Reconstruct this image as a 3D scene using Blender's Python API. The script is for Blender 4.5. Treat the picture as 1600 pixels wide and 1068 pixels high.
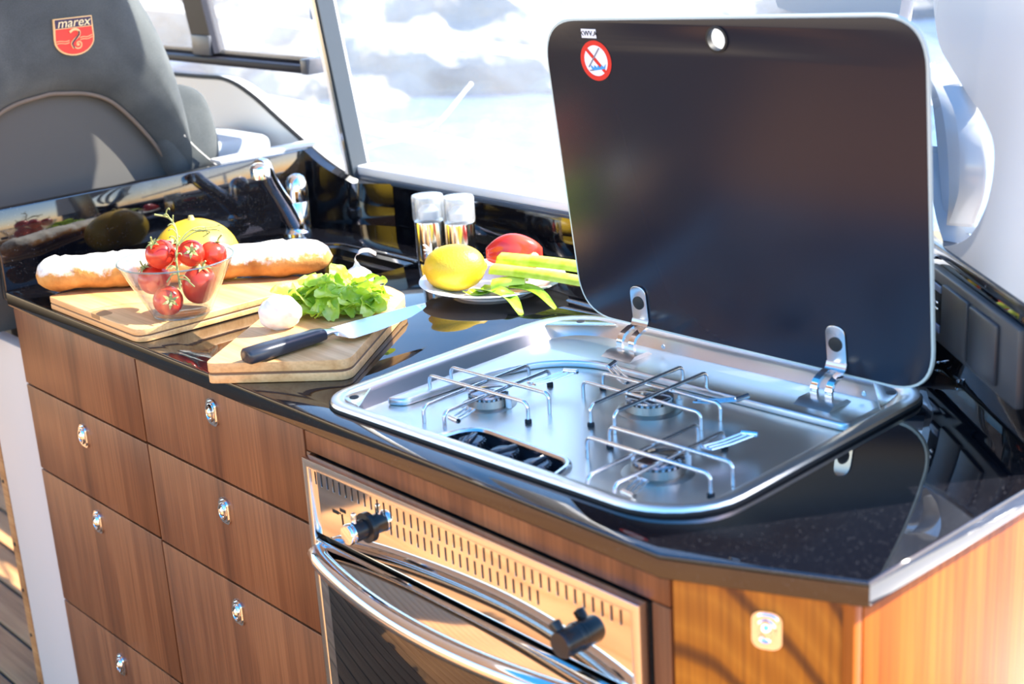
import bpy, bmesh, math, random
from mathutils import Vector, Matrix, noise
random.seed(7)
for o in list(bpy.data.objects): bpy.data.objects.remove(o)
SC = bpy.context.scene; COL = SC.collection
PI = math.pi
# ---------------------------------------------------------------- camera
YAW, PITCH, ROLL, FPX = 0.85675069, 0.31225396, -0.06210776, 2230.58
CAM = Vector((2.124, -0.825, 1.458))
fwd = Vector((-math.sin(YAW)*math.cos(PITCH), math.cos(YAW)*math.cos(PITCH), -math.sin(PITCH)))
rgt = Vector((math.cos(YAW), math.sin(YAW), 0)); upv = rgt.cross(fwd)
r2 = rgt*math.cos(ROLL)+upv*math.sin(ROLL); u2 = -rgt*math.sin(ROLL)+upv*math.cos(ROLL)
cd = bpy.data.cameras.new('camera'); cam = bpy.data.objects.new('camera', cd); COL.objects.link(cam)
m = Matrix((r2, u2, -fwd)).transposed().to_4x4(); m.translation = CAM; cam.matrix_world = m
cd.sensor_width = 36; cd.lens = FPX/1600*36; cd.clip_start = .02; cd.clip_end = 300
cd.dof.use_dof = True; cd.dof.focus_distance = 1.85; cd.dof.aperture_fstop = 4.8
SC.camera = cam
# ---------------------------------------------------------------- light
SUN_EL = math.radians(43); SUN_AZ = math.atan2(.82, .57)
SD = Vector((math.cos(SUN_EL)*math.cos(SUN_AZ), math.cos(SUN_EL)*math.sin(SUN_AZ), math.sin(SUN_EL)))
sl = bpy.data.lights.new('sun', 'SUN'); sl.energy = 13.0; sl.angle = .009; sl.color = (1, .94, .84)
so = bpy.data.objects.new('sun', sl); COL.objects.link(so); so.rotation_euler = SD.to_track_quat('Z', 'Y').to_euler()
so.location = SD*20
W = bpy.data.worlds.new('sky'); SC.world = W; W.use_nodes = True
wn = W.node_tree; wn.nodes.clear()
sky = wn.nodes.new('ShaderNodeTexSky'); sky.sky_type = 'NISHITA'; sky.sun_disc = False
sky.sun_elevation = SUN_EL; sky.sun_rotation = PI/2-SUN_AZ; sky.air_density = 1.0; sky.dust_density = .6; sky.ozone_density = 2.0
hs = wn.nodes.new('ShaderNodeHueSaturation'); hs.inputs['Saturation'].default_value = 1.4
bg = wn.nodes.new('ShaderNodeBackground'); bg.inputs['Strength'].default_value = .46
wo = wn.nodes.new('ShaderNodeOutputWorld')
wn.links.new(sky.outputs[0], hs.inputs['Color']); wb = wn.nodes.new('ShaderNodeMix'); wb.data_type = 'RGBA'; wb.blend_type = 'MULTIPLY'; wb.inputs[0].default_value = 1; wb.inputs[7].default_value = (1.19, .93, .86, 1)   # camera white balance
wn.links.new(hs.outputs[0], wb.inputs[6]); wn.links.new(wb.outputs[2], bg.inputs[0]); wn.links.new(bg.outputs[0], wo.inputs[0])
vs = SC.view_settings; vs.view_transform = 'Standard'; vs.look = 'None'; vs.gamma = 1; vs.use_curve_mapping = False; vs.exposure = 0.82

# ---------------------------------------------------------------- helpers
def thing(name, label, cat, loc=(0, 0, 0), rotz=0, group=None, kind=None):
    o = bpy.data.objects.new(name, None); COL.objects.link(o); o.empty_display_size = .02
    o.location = loc; o.rotation_euler = (0, 0, rotz)
    return tag(o, label, cat, group, kind)
def tag(o, label=None, cat=None, group=None, kind=None):
    if label: o['label'] = label
    if cat: o['category'] = cat
    if group: o['group'] = group
    if kind: o['kind'] = kind
    return o
def finish(name, me, mat, parent=None, loc=None, smooth=40):
    o = bpy.data.objects.new(name, me); COL.objects.link(o)
    if mat is not None:
        me.materials.clear()
        for mm in (mat if isinstance(mat, (list, tuple)) else [mat]): me.materials.append(mm)
    if smooth:
        me.polygons.foreach_set('use_smooth', [True]*len(me.polygons))
        me.set_sharp_from_angle(angle=math.radians(smooth))
    if parent is not None: o.parent = parent
    if loc is not None: o.location = loc
    return o
class MB:
    def __init__(s): s.bm = bmesh.new()
    def add(s, vs, fs, mi=0):
        v = [s.bm.verts.new(p) for p in vs]
        for f in fs:
            try:
                ff = s.bm.faces.new([v[i] for i in f]); ff.material_index = mi
            except ValueError: pass
        return v
    def box(s, x0, y0, z0, x1, y1, z1, bev=0, mi=0, seg=2, M=None):
        b = bmesh.new(); bmesh.ops.create_cube(b, size=1)
        for v in b.verts: v.co = Vector((x0+(v.co.x+.5)*(x1-x0), y0+(v.co.y+.5)*(y1-y0), z0+(v.co.z+.5)*(z1-z0)))
        if bev: bmesh.ops.bevel(b, geom=b.edges[:], offset=bev, segments=seg, profile=.5, affect='EDGES')
        s.merge(b, mi, M); return s
    def merge(s, b, mi=0, M=None):
        b.verts.index_update()
        s.add([(M @ v.co) if M else v.co for v in b.verts], [[v.index for v in f.verts] for f in b.faces], mi); b.free()
    def loft(s, loops, cap0=False, cap1=False, closed=True, mi=0):
        n = len(loops[0]); vs = [p for l in loops for p in l]; fs = []
        for i in range(len(loops)-1):
            for j in range(n if closed else n-1):
                k = (j+1) % n
                fs.append((i*n+j, i*n+k, (i+1)*n+k, (i+1)*n+j))
        if cap0: fs.append(tuple(range(n-1, -1, -1)))
        if cap1: fs.append(tuple((len(loops)-1)*n+j for j in range(n)))
        s.add(vs, fs, mi); return s
    def lathe(s, prof, n=32, M=None, mi=0, cap=True):
        M = M or Matrix()
        loops = [[M @ Vector((r*math.cos(2*PI*j/n), r*math.sin(2*PI*j/n), z)) for j in range(n)] for r, z in prof]
        return s.loft(loops, cap and prof[0][0] > 1e-6, cap and prof[-1][0] > 1e-6, True, mi)
    def tube(s, path, r, n=8, mi=0, caps=True, closed=False):
        P = [Vector(p) for p in path]; R = r if isinstance(r, (list, tuple)) else [r]*len(P); loops = []
        N = len(P); prev = None
        for i, p in enumerate(P):
            a = P[(i-1) % N] if (closed or i > 0) else p; b = P[(i+1) % N] if (closed or i < N-1) else p
            t = (b-a).normalized()
            if prev is None:
                q = t.orthogonal().normalized()
            else:
                q = (prev - t*prev.dot(t)); q = q.normalized() if q.length > 1e-6 else t.orthogonal().normalized()
            prev = q; w = t.cross(q)
            loops.append([p+(q*math.cos(2*PI*j/n)+w*math.sin(2*PI*j/n))*R[i] for j in range(n)])
        if closed: loops.append(loops[0])
        return s.loft(loops, caps and not closed, caps and not closed, True, mi)
    def prism(s, poly, z0, z1, mi=0, M=None):
        f = (lambda p: M @ Vector(p)) if M else Vector
        n = len(poly)
        s.add([f((x, y, z0)) for x, y in poly]+[f((x, y, z1)) for x, y in poly],
              [tuple(range(n-1, -1, -1)), tuple(range(n, 2*n))]+[(j, (j+1) % n, n+(j+1) % n, n+j) for j in range(n)], mi); return s
    def build(s, name, mat, parent=None, loc=None, world=None, smooth=40, wobble=None):
        """world: an offset subtracted from all vertices (thing at that location)"""
        bmesh.ops.remove_doubles(s.bm, verts=s.bm.verts[:], dist=1e-6)
        bmesh.ops.recalc_face_normals(s.bm, faces=s.bm.faces[:])
        if world is not None:
            w = Vector(world)
            for v in s.bm.verts: v.co -= w
        me = bpy.data.meshes.new(name); s.bm.to_mesh(me); s.bm.free()
        return finish(name, me, mat, parent, loc, smooth)
def plate2d(outer, holes=(), z0=0, z1=.01, bev=0):
    """filled outline with holes as a mesh, edges rounded by bev"""
    cu = bpy.data.curves.new('outline', 'CURVE'); cu.dimensions = '2D'; cu.fill_mode = 'BOTH'
    for pts in [outer]+list(holes):
        sp = cu.splines.new('POLY'); sp.points.add(len(pts)-1); sp.use_cyclic_u = True
        for p, q in zip(sp.points, pts): p.co = (q[0], q[1], 0, 1)
    cu.extrude = max((z1-z0)/2-bev, 0)
    if bev: cu.bevel_depth = bev; cu.bevel_resolution = 2; cu.offset = -bev
    ob = bpy.data.objects.new('outline', cu); COL.objects.link(ob)
    me = bpy.data.meshes.new_from_object(ob); bpy.data.objects.remove(ob); bpy.data.curves.remove(cu)
    me.transform(Matrix.Translation((0, 0, (z0+z1)/2)))
    b = bmesh.new(); b.from_mesh(me); bmesh.ops.remove_doubles(b, verts=b.verts[:], dist=1e-6)
    bmesh.ops.recalc_face_normals(b, faces=b.faces[:]); b.to_mesh(me); b.free()
    return me
def rrect(x0, y0, x1, y1, r, n=8):
    r = r if isinstance(r, (list, tuple)) else [r]*4
    out = []
    for (cx, cy, a0), q in zip(((x0, y0, PI), (x1, y0, 1.5*PI), (x1, y1, 0), (x0, y1, .5*PI)), r):
        q = max(q, 1e-4); ox = cx+(q if cx == x0 else -q); oy = cy+(q if cy == y0 else -q)
        out += [(ox+q*math.cos(a0+i*PI/2/n), oy+q*math.sin(a0+i*PI/2/n)) for i in range(n+1)]
    return out
def round_poly(P, r, n=5):
    out = []; N = len(P)
    for i in range(N):
        p = Vector(P[i]).to_2d(); a = (Vector(P[i-1]).to_2d()-p); b = (Vector(P[(i+1) % N]).to_2d()-p)
        rr = r[i] if isinstance(r, (list, tuple)) else r
        k = min(rr, a.length*.49, b.length*.49); s = p+a.normalized()*k; e = p+b.normalized()*k
        for j in range(n+1):
            t = j/n; q = s*(1-t)**2+p*2*t*(1-t)+e*t*t; out.append((q.x, q.y))
    return out
def circle(cx, cy, r, n=32): return [(cx+r*math.cos(2*PI*j/n), cy+r*math.sin(2*PI*j/n)) for j in range(n)]
def arc_pts(pts, n=6):
    """Catmull-Rom through points"""
    P = [Vector(p) for p in pts]; P = [2*P[0]-P[1]]+P+[2*P[-1]-P[-2]]; out = []
    for i in range(1, len(P)-2):
        for j in range(n):
            t = j/n; a, b, c, d = P[i-1:i+3]
            out.append(.5*((2*b)+(c-a)*t+(2*a-5*b+4*c-d)*t*t+(3*b-3*c+d-a)*t**3))
    out.append(P[-2]); return out
def copy_tree(o, parent=None):
    c = o.copy(); COL.objects.link(c)
    if parent is not None: c.parent = parent
    for ch in list(o.children): copy_tree(ch, c)
    return c
def text_mesh(body, size, shear=0, extrude=.0002):
    cu = bpy.data.curves.new('lettering', 'FONT'); cu.body = body; cu.size = size; cu.shear = shear; cu.extrude = extrude
    cu.align_x = 'CENTER'; cu.align_y = 'CENTER'
    ob = bpy.data.objects.new('lettering', cu); COL.objects.link(ob); me = bpy.data.meshes.new_from_object(ob)
    bpy.data.objects.remove(ob); bpy.data.curves.remove(cu); return me

# ---------------------------------------------------------------- materials
def mat(name, col=(.8, .8, .8), rough=.5, metal=0, spec=.5, **k):
    M = bpy.data.materials.new(name); M.use_nodes = True; b = M.node_tree.nodes['Principled BSDF']
    b.inputs['Base Color'].default_value = (*col, 1); b.inputs['Roughness'].default_value = rough
    b.inputs['Metallic'].default_value = metal; b.inputs['Specular IOR Level'].default_value = spec
    for kk, v in k.items(): b.inputs[kk.replace('_', ' ')].default_value = v
    return M
def nodes(M): return M.node_tree.nodes, M.node_tree.links, M.node_tree.nodes['Principled BSDF']
def coords(M, scale=(1, 1, 1), rot=(0, 0, 0), src='Object'):
    N, L, b = nodes(M); t = N.new('ShaderNodeTexCoord'); mp = N.new('ShaderNodeMapping')
    mp.inputs['Scale'].default_value = scale; mp.inputs['Rotation'].default_value = rot
    L.new(t.outputs[src], mp.inputs[0]); return mp.outputs[0]
def ramp(M, fac, stops):
    N, L, b = nodes(M); r = N.new('ShaderNodeValToRGB'); L.new(fac, r.inputs[0]); e = r.color_ramp.elements
    while len(e) < len(stops): e.new(.5)
    for q, (p, c) in zip(e, stops): q.position = p; q.color = (*c, 1)
    return r.outputs[0]
def noise_tex(M, vec, scale, detail=3, dist=0, rough=.5):
    N, L, b = nodes(M); n = N.new('ShaderNodeTexNoise'); L.new(vec, n.inputs['Vector'])
    n.inputs['Scale'].default_value = scale; n.inputs['Detail'].default_value = detail; n.inputs['Distortion'].default_value = dist
    n.inputs['Roughness'].default_value = rough; return n.outputs['Fac']
def bump(M, fac, strength=.2, dist=.002):
    N, L, b = nodes(M); n = N.new('ShaderNodeBump'); n.inputs['Strength'].default_value = strength; n.inputs['Distance'].default_value = dist
    L.new(fac, n.inputs['Height']); L.new(n.outputs[0], b.inputs['Normal'])
def mixc(M, fac, a, b_, mode='MIX'):
    N, L, b = nodes(M); x = N.new('ShaderNodeMix'); x.data_type = 'RGBA'; x.blend_type = mode
    for s, v in ((x.inputs[0], fac), (x.inputs[6], a), (x.inputs[7], b_)):
        if isinstance(v, (int, float)): s.default_value = v
        elif isinstance(v, tuple): s.default_value = (*v, 1)
        else: L.new(v, s)
    return x.outputs[2]
def setc(M, out, sock='Base Color'): N, L, b = nodes(M); L.new(out, b.inputs[sock])
def wood(name, dark, mid, light, grain=(22, 22, 1.1), fine=(240, 240, 5), rough=.38, flame=False, spec=.5, fdark=(.72, .68, .66)):
    M = mat(name, mid, rough, 0, spec)
    v = coords(M, grain)
    n1 = noise_tex(M, v, 1.0, 4, .6)
    if flame:
        N, L, b = nodes(M); w = N.new('ShaderNodeTexWave'); w.wave_type = 'RINGS'; w.rings_direction = 'Y'
        v2 = coords(M, (7, 1, 2.2)); L.new(v2, w.inputs['Vector']); w.inputs['Scale'].default_value = 1.6
        w.inputs['Distortion'].default_value = 2.4; w.inputs['Detail'].default_value = 2; w.inputs['Detail Scale'].default_value = .7
        c = ramp(M, w.outputs['Fac'], [(0, dark), (.14, mid), (.6, light), (1, mid)])
    else:
        c = ramp(M, n1, [(.3, dark), (.48, mid), (.62, light), (.8, mid)])
    n2 = noise_tex(M, coords(M, fine), 1.0, 2)
    c2 = ramp(M, n2, [(.35, fdark), (.6, (1, 1, 1))])
    setc(M, mixc(M, 1.0, c, c2, 'MULTIPLY')); bump(M, n2, .06, .001); return M
walnut = wood('walnut_veneer', (.115, .036, .013), (.19, .063, .022), (.25, .092, .034))
teak_corner = wood('teak_veneer_flame', (.14, .036, .002), (.42, .125, .005), (.50, .165, .010), flame=True, rough=.4, spec=.3)
teak_side = wood('teak_veneer', (.23, .052, .003), (.32, .078, .005), (.38, .10, .008), grain=(30, 30, .9), spec=.25)
teak_deck = wood('teak_deck', (.29, .13, .045), (.40, .19, .07), (.48, .25, .10), grain=(1.5, 30, 30), fine=(5, 260, 260), rough=.6, spec=.25)
board_wood = wood('bamboo', (.58, .29, .10), (.70, .38, .15), (.78, .46, .20), grain=(3, 40, 40), fine=(8, 300, 300), rough=.45, fdark=(.88, .84, .80))
board_dark = mat('board_core', (.16, .08, .04), .5)
def make_granite():
    M = mat('black_granite', (.006, .006, .008), .035, 0, 1.0)
    N, L, b = nodes(M); v = coords(M)
    vo = N.new('ShaderNodeTexVoronoi'); vo.inputs['Scale'].default_value = 700; L.new(v, vo.inputs['Vector'])
    wn_ = N.new('ShaderNodeTexWhiteNoise'); L.new(vo.outputs['Position'], wn_.inputs['Vector'])
    f1 = ramp(M, wn_.outputs['Value'], [(.93, (0, 0, 0)), (.995, (1, 1, 1))])
    f2 = ramp(M, vo.outputs['Distance'], [(.22, (1, 1, 1)), (.42, (0, 0, 0))])
    f = mixc(M, 1.0, f1, f2, 'MULTIPLY')
    n = noise_tex(M, v, 260, 2)
    base = ramp(M, n, [(.45, (.003, .003, .0045)), (.75, (.0048, .0048, .0062))])
    setc(M, mixc(M, f, base, (.09, .09, .10))); return M
granite = make_granite()
steel = mat('brushed_steel', (.78, .76, .73), .2, 1)
steel_pan = mat('hob_steel', (.82, .78, .72), .31, 1)
chrome = mat('chrome', (.88, .88, .89), .06, 1)
burner_metal = mat('burner_alloy', (.44, .39, .33), .36, 1)
def make_mirror_steel():
    M = mat('polished_oven_steel', (.74, .71, .68), .05, 1)
    bump(M, noise_tex(M, coords(M, (3, 3, 9)), 1.0, 1), .25, .01); return M
mirror_steel = make_mirror_steel()
black_plastic = mat('black_plastic', (.012, .012, .013), .3)
rubber = mat('black_rubber', (.01, .01, .01), .6)
lid_glass = mat('black_coated_glass', (.014, .014, .023), .23, 0, .42)
lid_edge = mat('pale_glass_edge', (.55, .62, .58), .15)
oven_glass = mat('oven_glass', (.006, .006, .006), .03, 0, .9)
slot_dark = mat('dark_void', (.004, .004, .004), .8)
white_gel = mat('white_gelcoat', (.74, .73, .72), .3)
white_paint = mat('white_paint', (.8, .8, .8), .35)
def make_suede():
    M = mat('grey_suede', (.30, .32, .33), .92, 0, .1, Sheen_Weight=.12, Sheen_Roughness=.5)
    v = coords(M); n = noise_tex(M, v, 9, 4, .5)
    c = ramp(M, n, [(.35, (.062, .070, .074)), (.65, (.105, .115, .116))])
    n2 = noise_tex(M, v, 500, 2); c2 = ramp(M, n2, [(.3, (.82, .82, .82)), (.7, (1, 1, 1))])
    setc(M, mixc(M, 1.0, c, c2, 'MULTIPLY')); bump(M, n2, .15, .001); return M
suede = make_suede()
suede_low = mat('suede_warm_bounce', (.098, .092, .084), .92, 0, .1, Sheen_Weight=.1)  # same grey suede, warm bounce light put into its base colour
def thin_glass(name, tint=(1, 1, 1), dirt=0.0, ior=1.45):
    M = bpy.data.materials.new(name); M.use_nodes = True; N = M.node_tree.nodes; L = M.node_tree.links; N.clear()
    o = N.new('ShaderNodeOutputMaterial'); t = N.new('ShaderNodeBsdfTransparent'); g = N.new('ShaderNodeBsdfGlossy'); f = N.new('ShaderNodeFresnel')
    t.inputs[0].default_value = (*tint, 1); g.inputs['Roughness'].default_value = .02; f.inputs[0].default_value = ior
    ge = N.new('ShaderNodeNewGeometry'); mi = N.new('ShaderNodeMapRange'); mi.inputs['To Min'].default_value = ior; mi.inputs['To Max'].default_value = 1/ior   # thin pane: same Fresnel on both faces
    L.new(ge.outputs['Backfacing'], mi.inputs['Value']); L.new(mi.outputs[0], f.inputs[0])
    x = N.new('ShaderNodeMixShader'); L.new(f.outputs[0], x.inputs[0]); L.new(t.outputs[0], x.inputs[1]); L.new(g.outputs[0], x.inputs[2])
    out = x
    if dirt:
        d = N.new('ShaderNodeBsdfDiffuse'); d.inputs[0].default_value = (.9, .9, .9, 1); tr = N.new('ShaderNodeBsdfTranslucent'); tr.inputs[0].default_value = (.9, .9, .9, 1)
        s = N.new('ShaderNodeMixShader'); L.new(d.outputs[0], s.inputs[1]); L.new(tr.outputs[0], s.inputs[2])
        y = N.new('ShaderNodeMixShader')
        n = N.new('ShaderNodeTexNoise'); n.inputs['Scale'].default_value = 4; tc = N.new('ShaderNodeTexCoord'); L.new(tc.outputs['Object'], n.inputs['Vector'])
        mm = N.new('ShaderNodeMath'); mm.operation = 'MULTIPLY'; mm.inputs[1].default_value = dirt*2; L.new(n.outputs['Fac'], mm.inputs[0])
        L.new(mm.outputs[0], y.inputs[0]); L.new(x.outputs[0], y.inputs[1]); L.new(s.outputs[0], y.inputs[2]); out = y
    L.new(out.outputs[0], o.inputs[0]); return M
pane_glass = thin_glass('window_glass', (.97, .98, .98), .07)
bowl_glass = thin_glass('bowl_glass', (.96, .98, .98), .010, 1.55)
acrylic = thin_glass('clear_acrylic', (.93, .95, .96), .24, 1.5)
# ================================================================ THE SETTING
# floor: teak planks with black caulk seams
fl = MB().box(-2.6, -3.2, -.05, 4.2, .9, -.006).build('floor', mat('deck_caulk', (.012, .012, .012), .6)); tag(fl, kind='structure')
pm = None
for i in range(46):
    y0 = -3.1+i*.085
    if pm is None:
        p = MB().box(-2.55, 0, -.006, 4.15, .077, 0, .001, seg=1).build('plank', teak_deck, fl); pm = p.data; p.location = (0, y0, 0)
    else:
        p = bpy.data.objects.new('plank', pm); COL.objects.link(p); p.parent = fl; p.location = (0, y0, 0)
ce = MB().box(-2.2, -2.4, 1.80, .45, .72, 1.84).build('ceiling', white_gel); tag(ce, kind='structure')
t5 = MB().prism([(.20, 1.60), (.26, 1.46), (.45, 1.44), (.45, 1.80), (.20, 1.80)], -.72, -.69, M=Matrix(((1, 0, 0, 0), (0, 0, -1, 0), (0, 1, 0, 0), (0, 0, 0, 1)))).build('shade_panel', white_gel, smooth=0); tag(t5, kind='structure')   # added panel out of view above the window, shades the lower seat back
# galley front bulkhead on the left of the drawers (pale panel), with teak edge strip
wf = MB().box(-.185, .004, 0, -.014, .03, .80, .004).build('wall_front', mat('pale_panel', (.54, .485, .455), .45)); tag(wf, kind='structure')
tr = MB().box(-.212, .004, 0, -.187, .03, .80, .002).build('trim_1', teak_deck); tag(tr, kind='structure')
for z in (.12, .22, .31, .40, .52):
    MB().lathe([(.0035, 0), (.0035, .001), (0, .0012)], 10, Matrix.Translation((-.2, .0035, z)) @ Matrix.Rotation(PI/2, 4, 'X')).build('screw', rubber, tr)
# cabin side below and around the windows
WY = .635
GAS = arc_pts([(-1.3, WY, 1.09), (-.75, WY, 1.112), (-.485, WY, 1.117), (-.368, WY, 1.117), (-.28, WY, 1.093), (-.178, WY, 1.046), (-.06, WY, .993), (.02, WY, .966)], 8)
out = [(p.x, p.z) for p in GAS]
wallpoly = out+[(.02, .5), (-1.3, .5)]
MXZ = Matrix(((1, 0, 0, 0), (0, 0, -1, 0), (0, 1, 0, 0), (0, 0, 0, 1)))   # (x,z,d)->(x,-d,z)
wb = MB(); wb.prism(wallpoly, -WY-.03, -WY, M=MXZ)
wb.box(.02, WY+.012, .0, 1.30, WY+.04, .978)
wb = wb.build('wall_back', white_gel); tag(wb, kind='structure')
gk = MB().tube([p+Vector((0, -.001, .002)) for p in GAS], .0045, 8).build('trim_2', rubber); tag(gk, kind='structure')
# window: right hand pane, chrome post, white sill
wp = thing('window_1', 'large side window pane over the black granite upstand, white sill', None, (0, WY, .98), kind='structure')
MB().prism([(.06, .985), (1.38, .985), (1.38, 1.78), (-.09, 1.78), (-.03, 1.28)], -WY-.014, -WY-.010, M=MXZ).build('pane', pane_glass, wp, world=(0, WY, .98), smooth=0)
MB().box(.05, WY-.012, .978, 1.26, WY+.02, .994, .004).build('window_sill', white_paint, wp, world=(0, WY, .98))
MB().box(.03, WY-.018, .970, 1.26, WY+.012, .979, .003).build('gasket', mat('blue_grey_gasket', (.05, .07, .1), .25), wp, world=(0, WY, .98))
po = MB(); lean = lambda z: (1.28-z)*.20
def post_loop(z, a, b, d0, d1):
    x = -.034+lean(z); return [(x+a, WY+d0, z), (x+b, WY+d0, z), (x+b, WY+d1, z), (x+a, WY+d1, z)]
ZS = [.972+(1.80-.972)*i/6 for i in range(7)]
po.loft([post_loop(z, .012, .034, -.02, .02) for z in ZS], True, True).build('post', mat('satin_alloy_post', (.9, .9, .92), .3, .35), wp, world=(0, WY, .98), smooth=20)
MB().loft([post_loop(z, .027, .035, -.024, -.0202) for z in ZS], True, True).build('post_trim', mat('steel_strip', (.45, .47, .5), .12, 1), wp, world=(0, WY, .98), smooth=20)
MB().loft([post_loop(z, .0365, .041, -.022, .012) for z in ZS], True, True).build('post_seal', mat('dark_seal', (.03, .04, .05), .3), wp, world=(0, WY, .98), smooth=20)
# window: left hand sliding pane in a black frame
w2 = thing('window_2', 'forward sliding side window in a black frame behind the seat', None, (-.6, WY, 1.12), kind='structure')
blk = mat('black_anodised', (.012, .013, .022), .4, 0, .2)
O2 = (-.6, WY, 1.12)
MB().box(-1.3, WY-.025, 1.150, -.04, WY+.01, 1.164, .002).box(-1.3, WY+.002, 1.162, -.04, WY+.012, 1.176, .002).build('frame_rail', blk, w2, world=O2)
MB().box(-.06, WY-.028, 1.149, -.038, WY+.012, 1.177, .003).build('rail_end_cap', mat('grey_end_cap', (.07, .075, .09), .35), w2, world=O2)
v = MB(); v.loft([[(-.45+(1.165-z)*.26+a, WY+d, z) for a, d in ((0, -.014), (.074, -.014), (.074, .012), (0, .012))] for z in (1.17, 1.4, 1.78)], True, True)
v.build('frame_stile', blk, w2, world=O2, smooth=0)
MB().box(-.452, WY-.02, 1.165, -.384, WY-.012, 1.205, .003).build('slide_latch', mat('grey_latch', (.09, .095, .11), .4), w2, world=O2)
MB().prism([(-1.3, 1.17), (-.05, 1.17), (-.10, 1.78), (-1.3, 1.78)], -WY-.002, -WY+.002, M=MXZ).build('pane', pane_glass, w2, world=O2, smooth=0)
MB().prism(out[8:]+[(.02, 1.15), (-.75, 1.15)], -WY-.012, -WY-.008, M=MXZ).build('lower_pane', pane_glass, w2, world=O2, smooth=0)
# aft panels: granite upstand at an angle carrying the switches, pale moulded panel above
AW = Vector((1.263, .565, .9)); AD = Vector((.782, -.624, 0)).normalized(); AN = Vector((AD.y, -AD.x, 0))  # AN faces the camera
if AN.dot(CAM-AW) < 0: AN = -AN
def aw(s, z, d=0): return AW+AD*s+Vector((0, 0, z-.9))+AN*d
def aw_box(mb, s0, s1, z0, z1, d0, d1, bev=0, mi=0):
    M = Matrix((AD, AN, Vector((0, 0, 1)))).transposed().to_4x4(); M.translation = AW-Vector((0, 0, .9))
    mb.box(s0, d0, z0, s1, d1, z1, bev, mi, M=M); return mb
# pale moulded panel with curved leading edge
mp_ = MB(); edge = arc_pts([(-.02, 1.032), (.03, 1.045), (.085, 1.07), (.118, 1.115), (.116, 1.165), (.078, 1.192), (.02, 1.212), (-.035, 1.232), (-.09, 1.26), (-.14, 1.34), (-.16, 1.45)], 5)
L1, L2, L3 = [], [], []
for e in edge:
    s, z = e.x, e.y; back = -(z-1.03)*.10
    L1.append(aw(s-.002, z, back-.02)); L2.append(aw(s+.004, z, back)); L3.append(aw(.36+(z-1.03)*.05, max(z, 1.032), back))
mp_.loft([L1, L2, L3, [p-AN*.02 for p in L3]], closed=False)
mp_.prism([(.99, 1.288), (1.16, 1.255), (1.20, 1.5), (.90, 1.5)], -.655, -.628, M=MXZ)
vinyl = mat('pale_vinyl_panel', (.52, .505, .505), .4)
N_, L_, b_ = nodes(vinyl); tl = N_.new('ShaderNodeBsdfTranslucent'); tl.inputs[0].default_value = (.82, .8, .79, 1); mx = N_.new('ShaderNodeMixShader'); mx.inputs[0].default_value = .035
L_.new(b_.outputs[0], mx.inputs[1]); L_.new(tl.outputs[0], mx.inputs[2]); L_.new(mx.outputs[0], N_['Material Output'].inputs[0])
wr = mp_.build('wall_right', vinyl); tag(wr, kind='structure')
# rolled clear curtain between the lid and the pale panel
ct = thing('rolled_curtain', 'rolled clear vinyl curtain hanging between the black lid and pale aft panel', 'curtain', tuple(aw(.03, 1.04, -.06)))
OC = tuple(aw(.03, 1.04, -.06))
def strip(name, pts, w, mt):
    mb = MB(); a = []; b = []; c = []
    for i, (s, z, d) in enumerate(pts):
        ww = w[i]; a.append(aw(s-ww, z, d)); b.append(aw(s, z, d+.02)); c.append(aw(s+ww, z, d))
    mb.loft([a, b, c, [p-AN*.004 for p in c], [p-AN*.004 for p in b], [p-AN*.004 for p in a]], closed=False); return mb.build(name, mt, ct, world=OC, smooth=60)
blue_v = mat('blue_grey_vinyl', (.40, .45, .50), .15); pale_v = mat('pale_vinyl', (.55, .57, .58), .12)
cv = lambda l: [tuple(p) for p in arc_pts(l, 4)]
pts = cv([(-.13, 1.22, -.045), (-.10, 1.18, -.045), (-.075, 1.12, -.045), (-.04, 1.07, -.04), (-.02, 1.05, -.04)]); strip('fold', pts, [.035]*len(pts), blue_v)
pts = cv([(-.09, 1.225, -.03), (-.04, 1.20, -.03), (-.005, 1.16, -.028), (.01, 1.10, -.028), (.0, 1.06, -.03)]); strip('fold', pts, [.016+.004*math.sin(i*.4) for i in range(len(pts))], pale_v)
pts = cv([(-.01, 1.215, -.024), (.03, 1.19, -.024), (.055, 1.15, -.022), (.055, 1.11, -.022), (.03, 1.07, -.022)]); strip('fold', pts, [.012]*len(pts), pale_v)
pts = cv([(-.12, 1.13, -.035), (-.08, 1.10, -.035), (-.04, 1.06, -.032), (-.01, 1.04, -.03)]); strip('fold', pts, [.028]*len(pts), mat('grey_vinyl', (.42, .43, .44), .2))

# ================================================================ GALLEY CABINETS
def latch_mesh():
    b = MB(); R = Matrix.Rotation(PI/2, 4, 'X')
    for poly, z0, z1 in ((rrect(-.0115, -.018, .0115, .018, .0085, 6), 0, .002), (rrect(-.0095, -.0155, .0095, .0155, .0075, 6), .002, .0042)): b.prism(poly, z0, z1, M=R)
    L = lambda a, h: [R @ Vector((a*.0082*math.cos(t*PI/12), a*.0125*math.sin(t*PI/12), h)) for t in range(24)]
    b.loft([L(1, .0042), L(.93, .0068), L(.75, .0068), L(.62, .0046), L(.55, .0048), L(.35, .0075), L(.05, .008)], False, True)
    return b.build('latch', chrome, smooth=50)
LATCH = latch_mesh(); LM = LATCH.data; bpy.data.objects.remove(LATCH)
def put_latch(parent, loc, rotz=0):
    o = bpy.data.objects.new('latch', LM); COL.objects.link(o); o.parent = parent; o.location = loc; o.rotation_euler = (0, 0, rotz)
    o['label'] = 'chrome push latch'; return o
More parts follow.
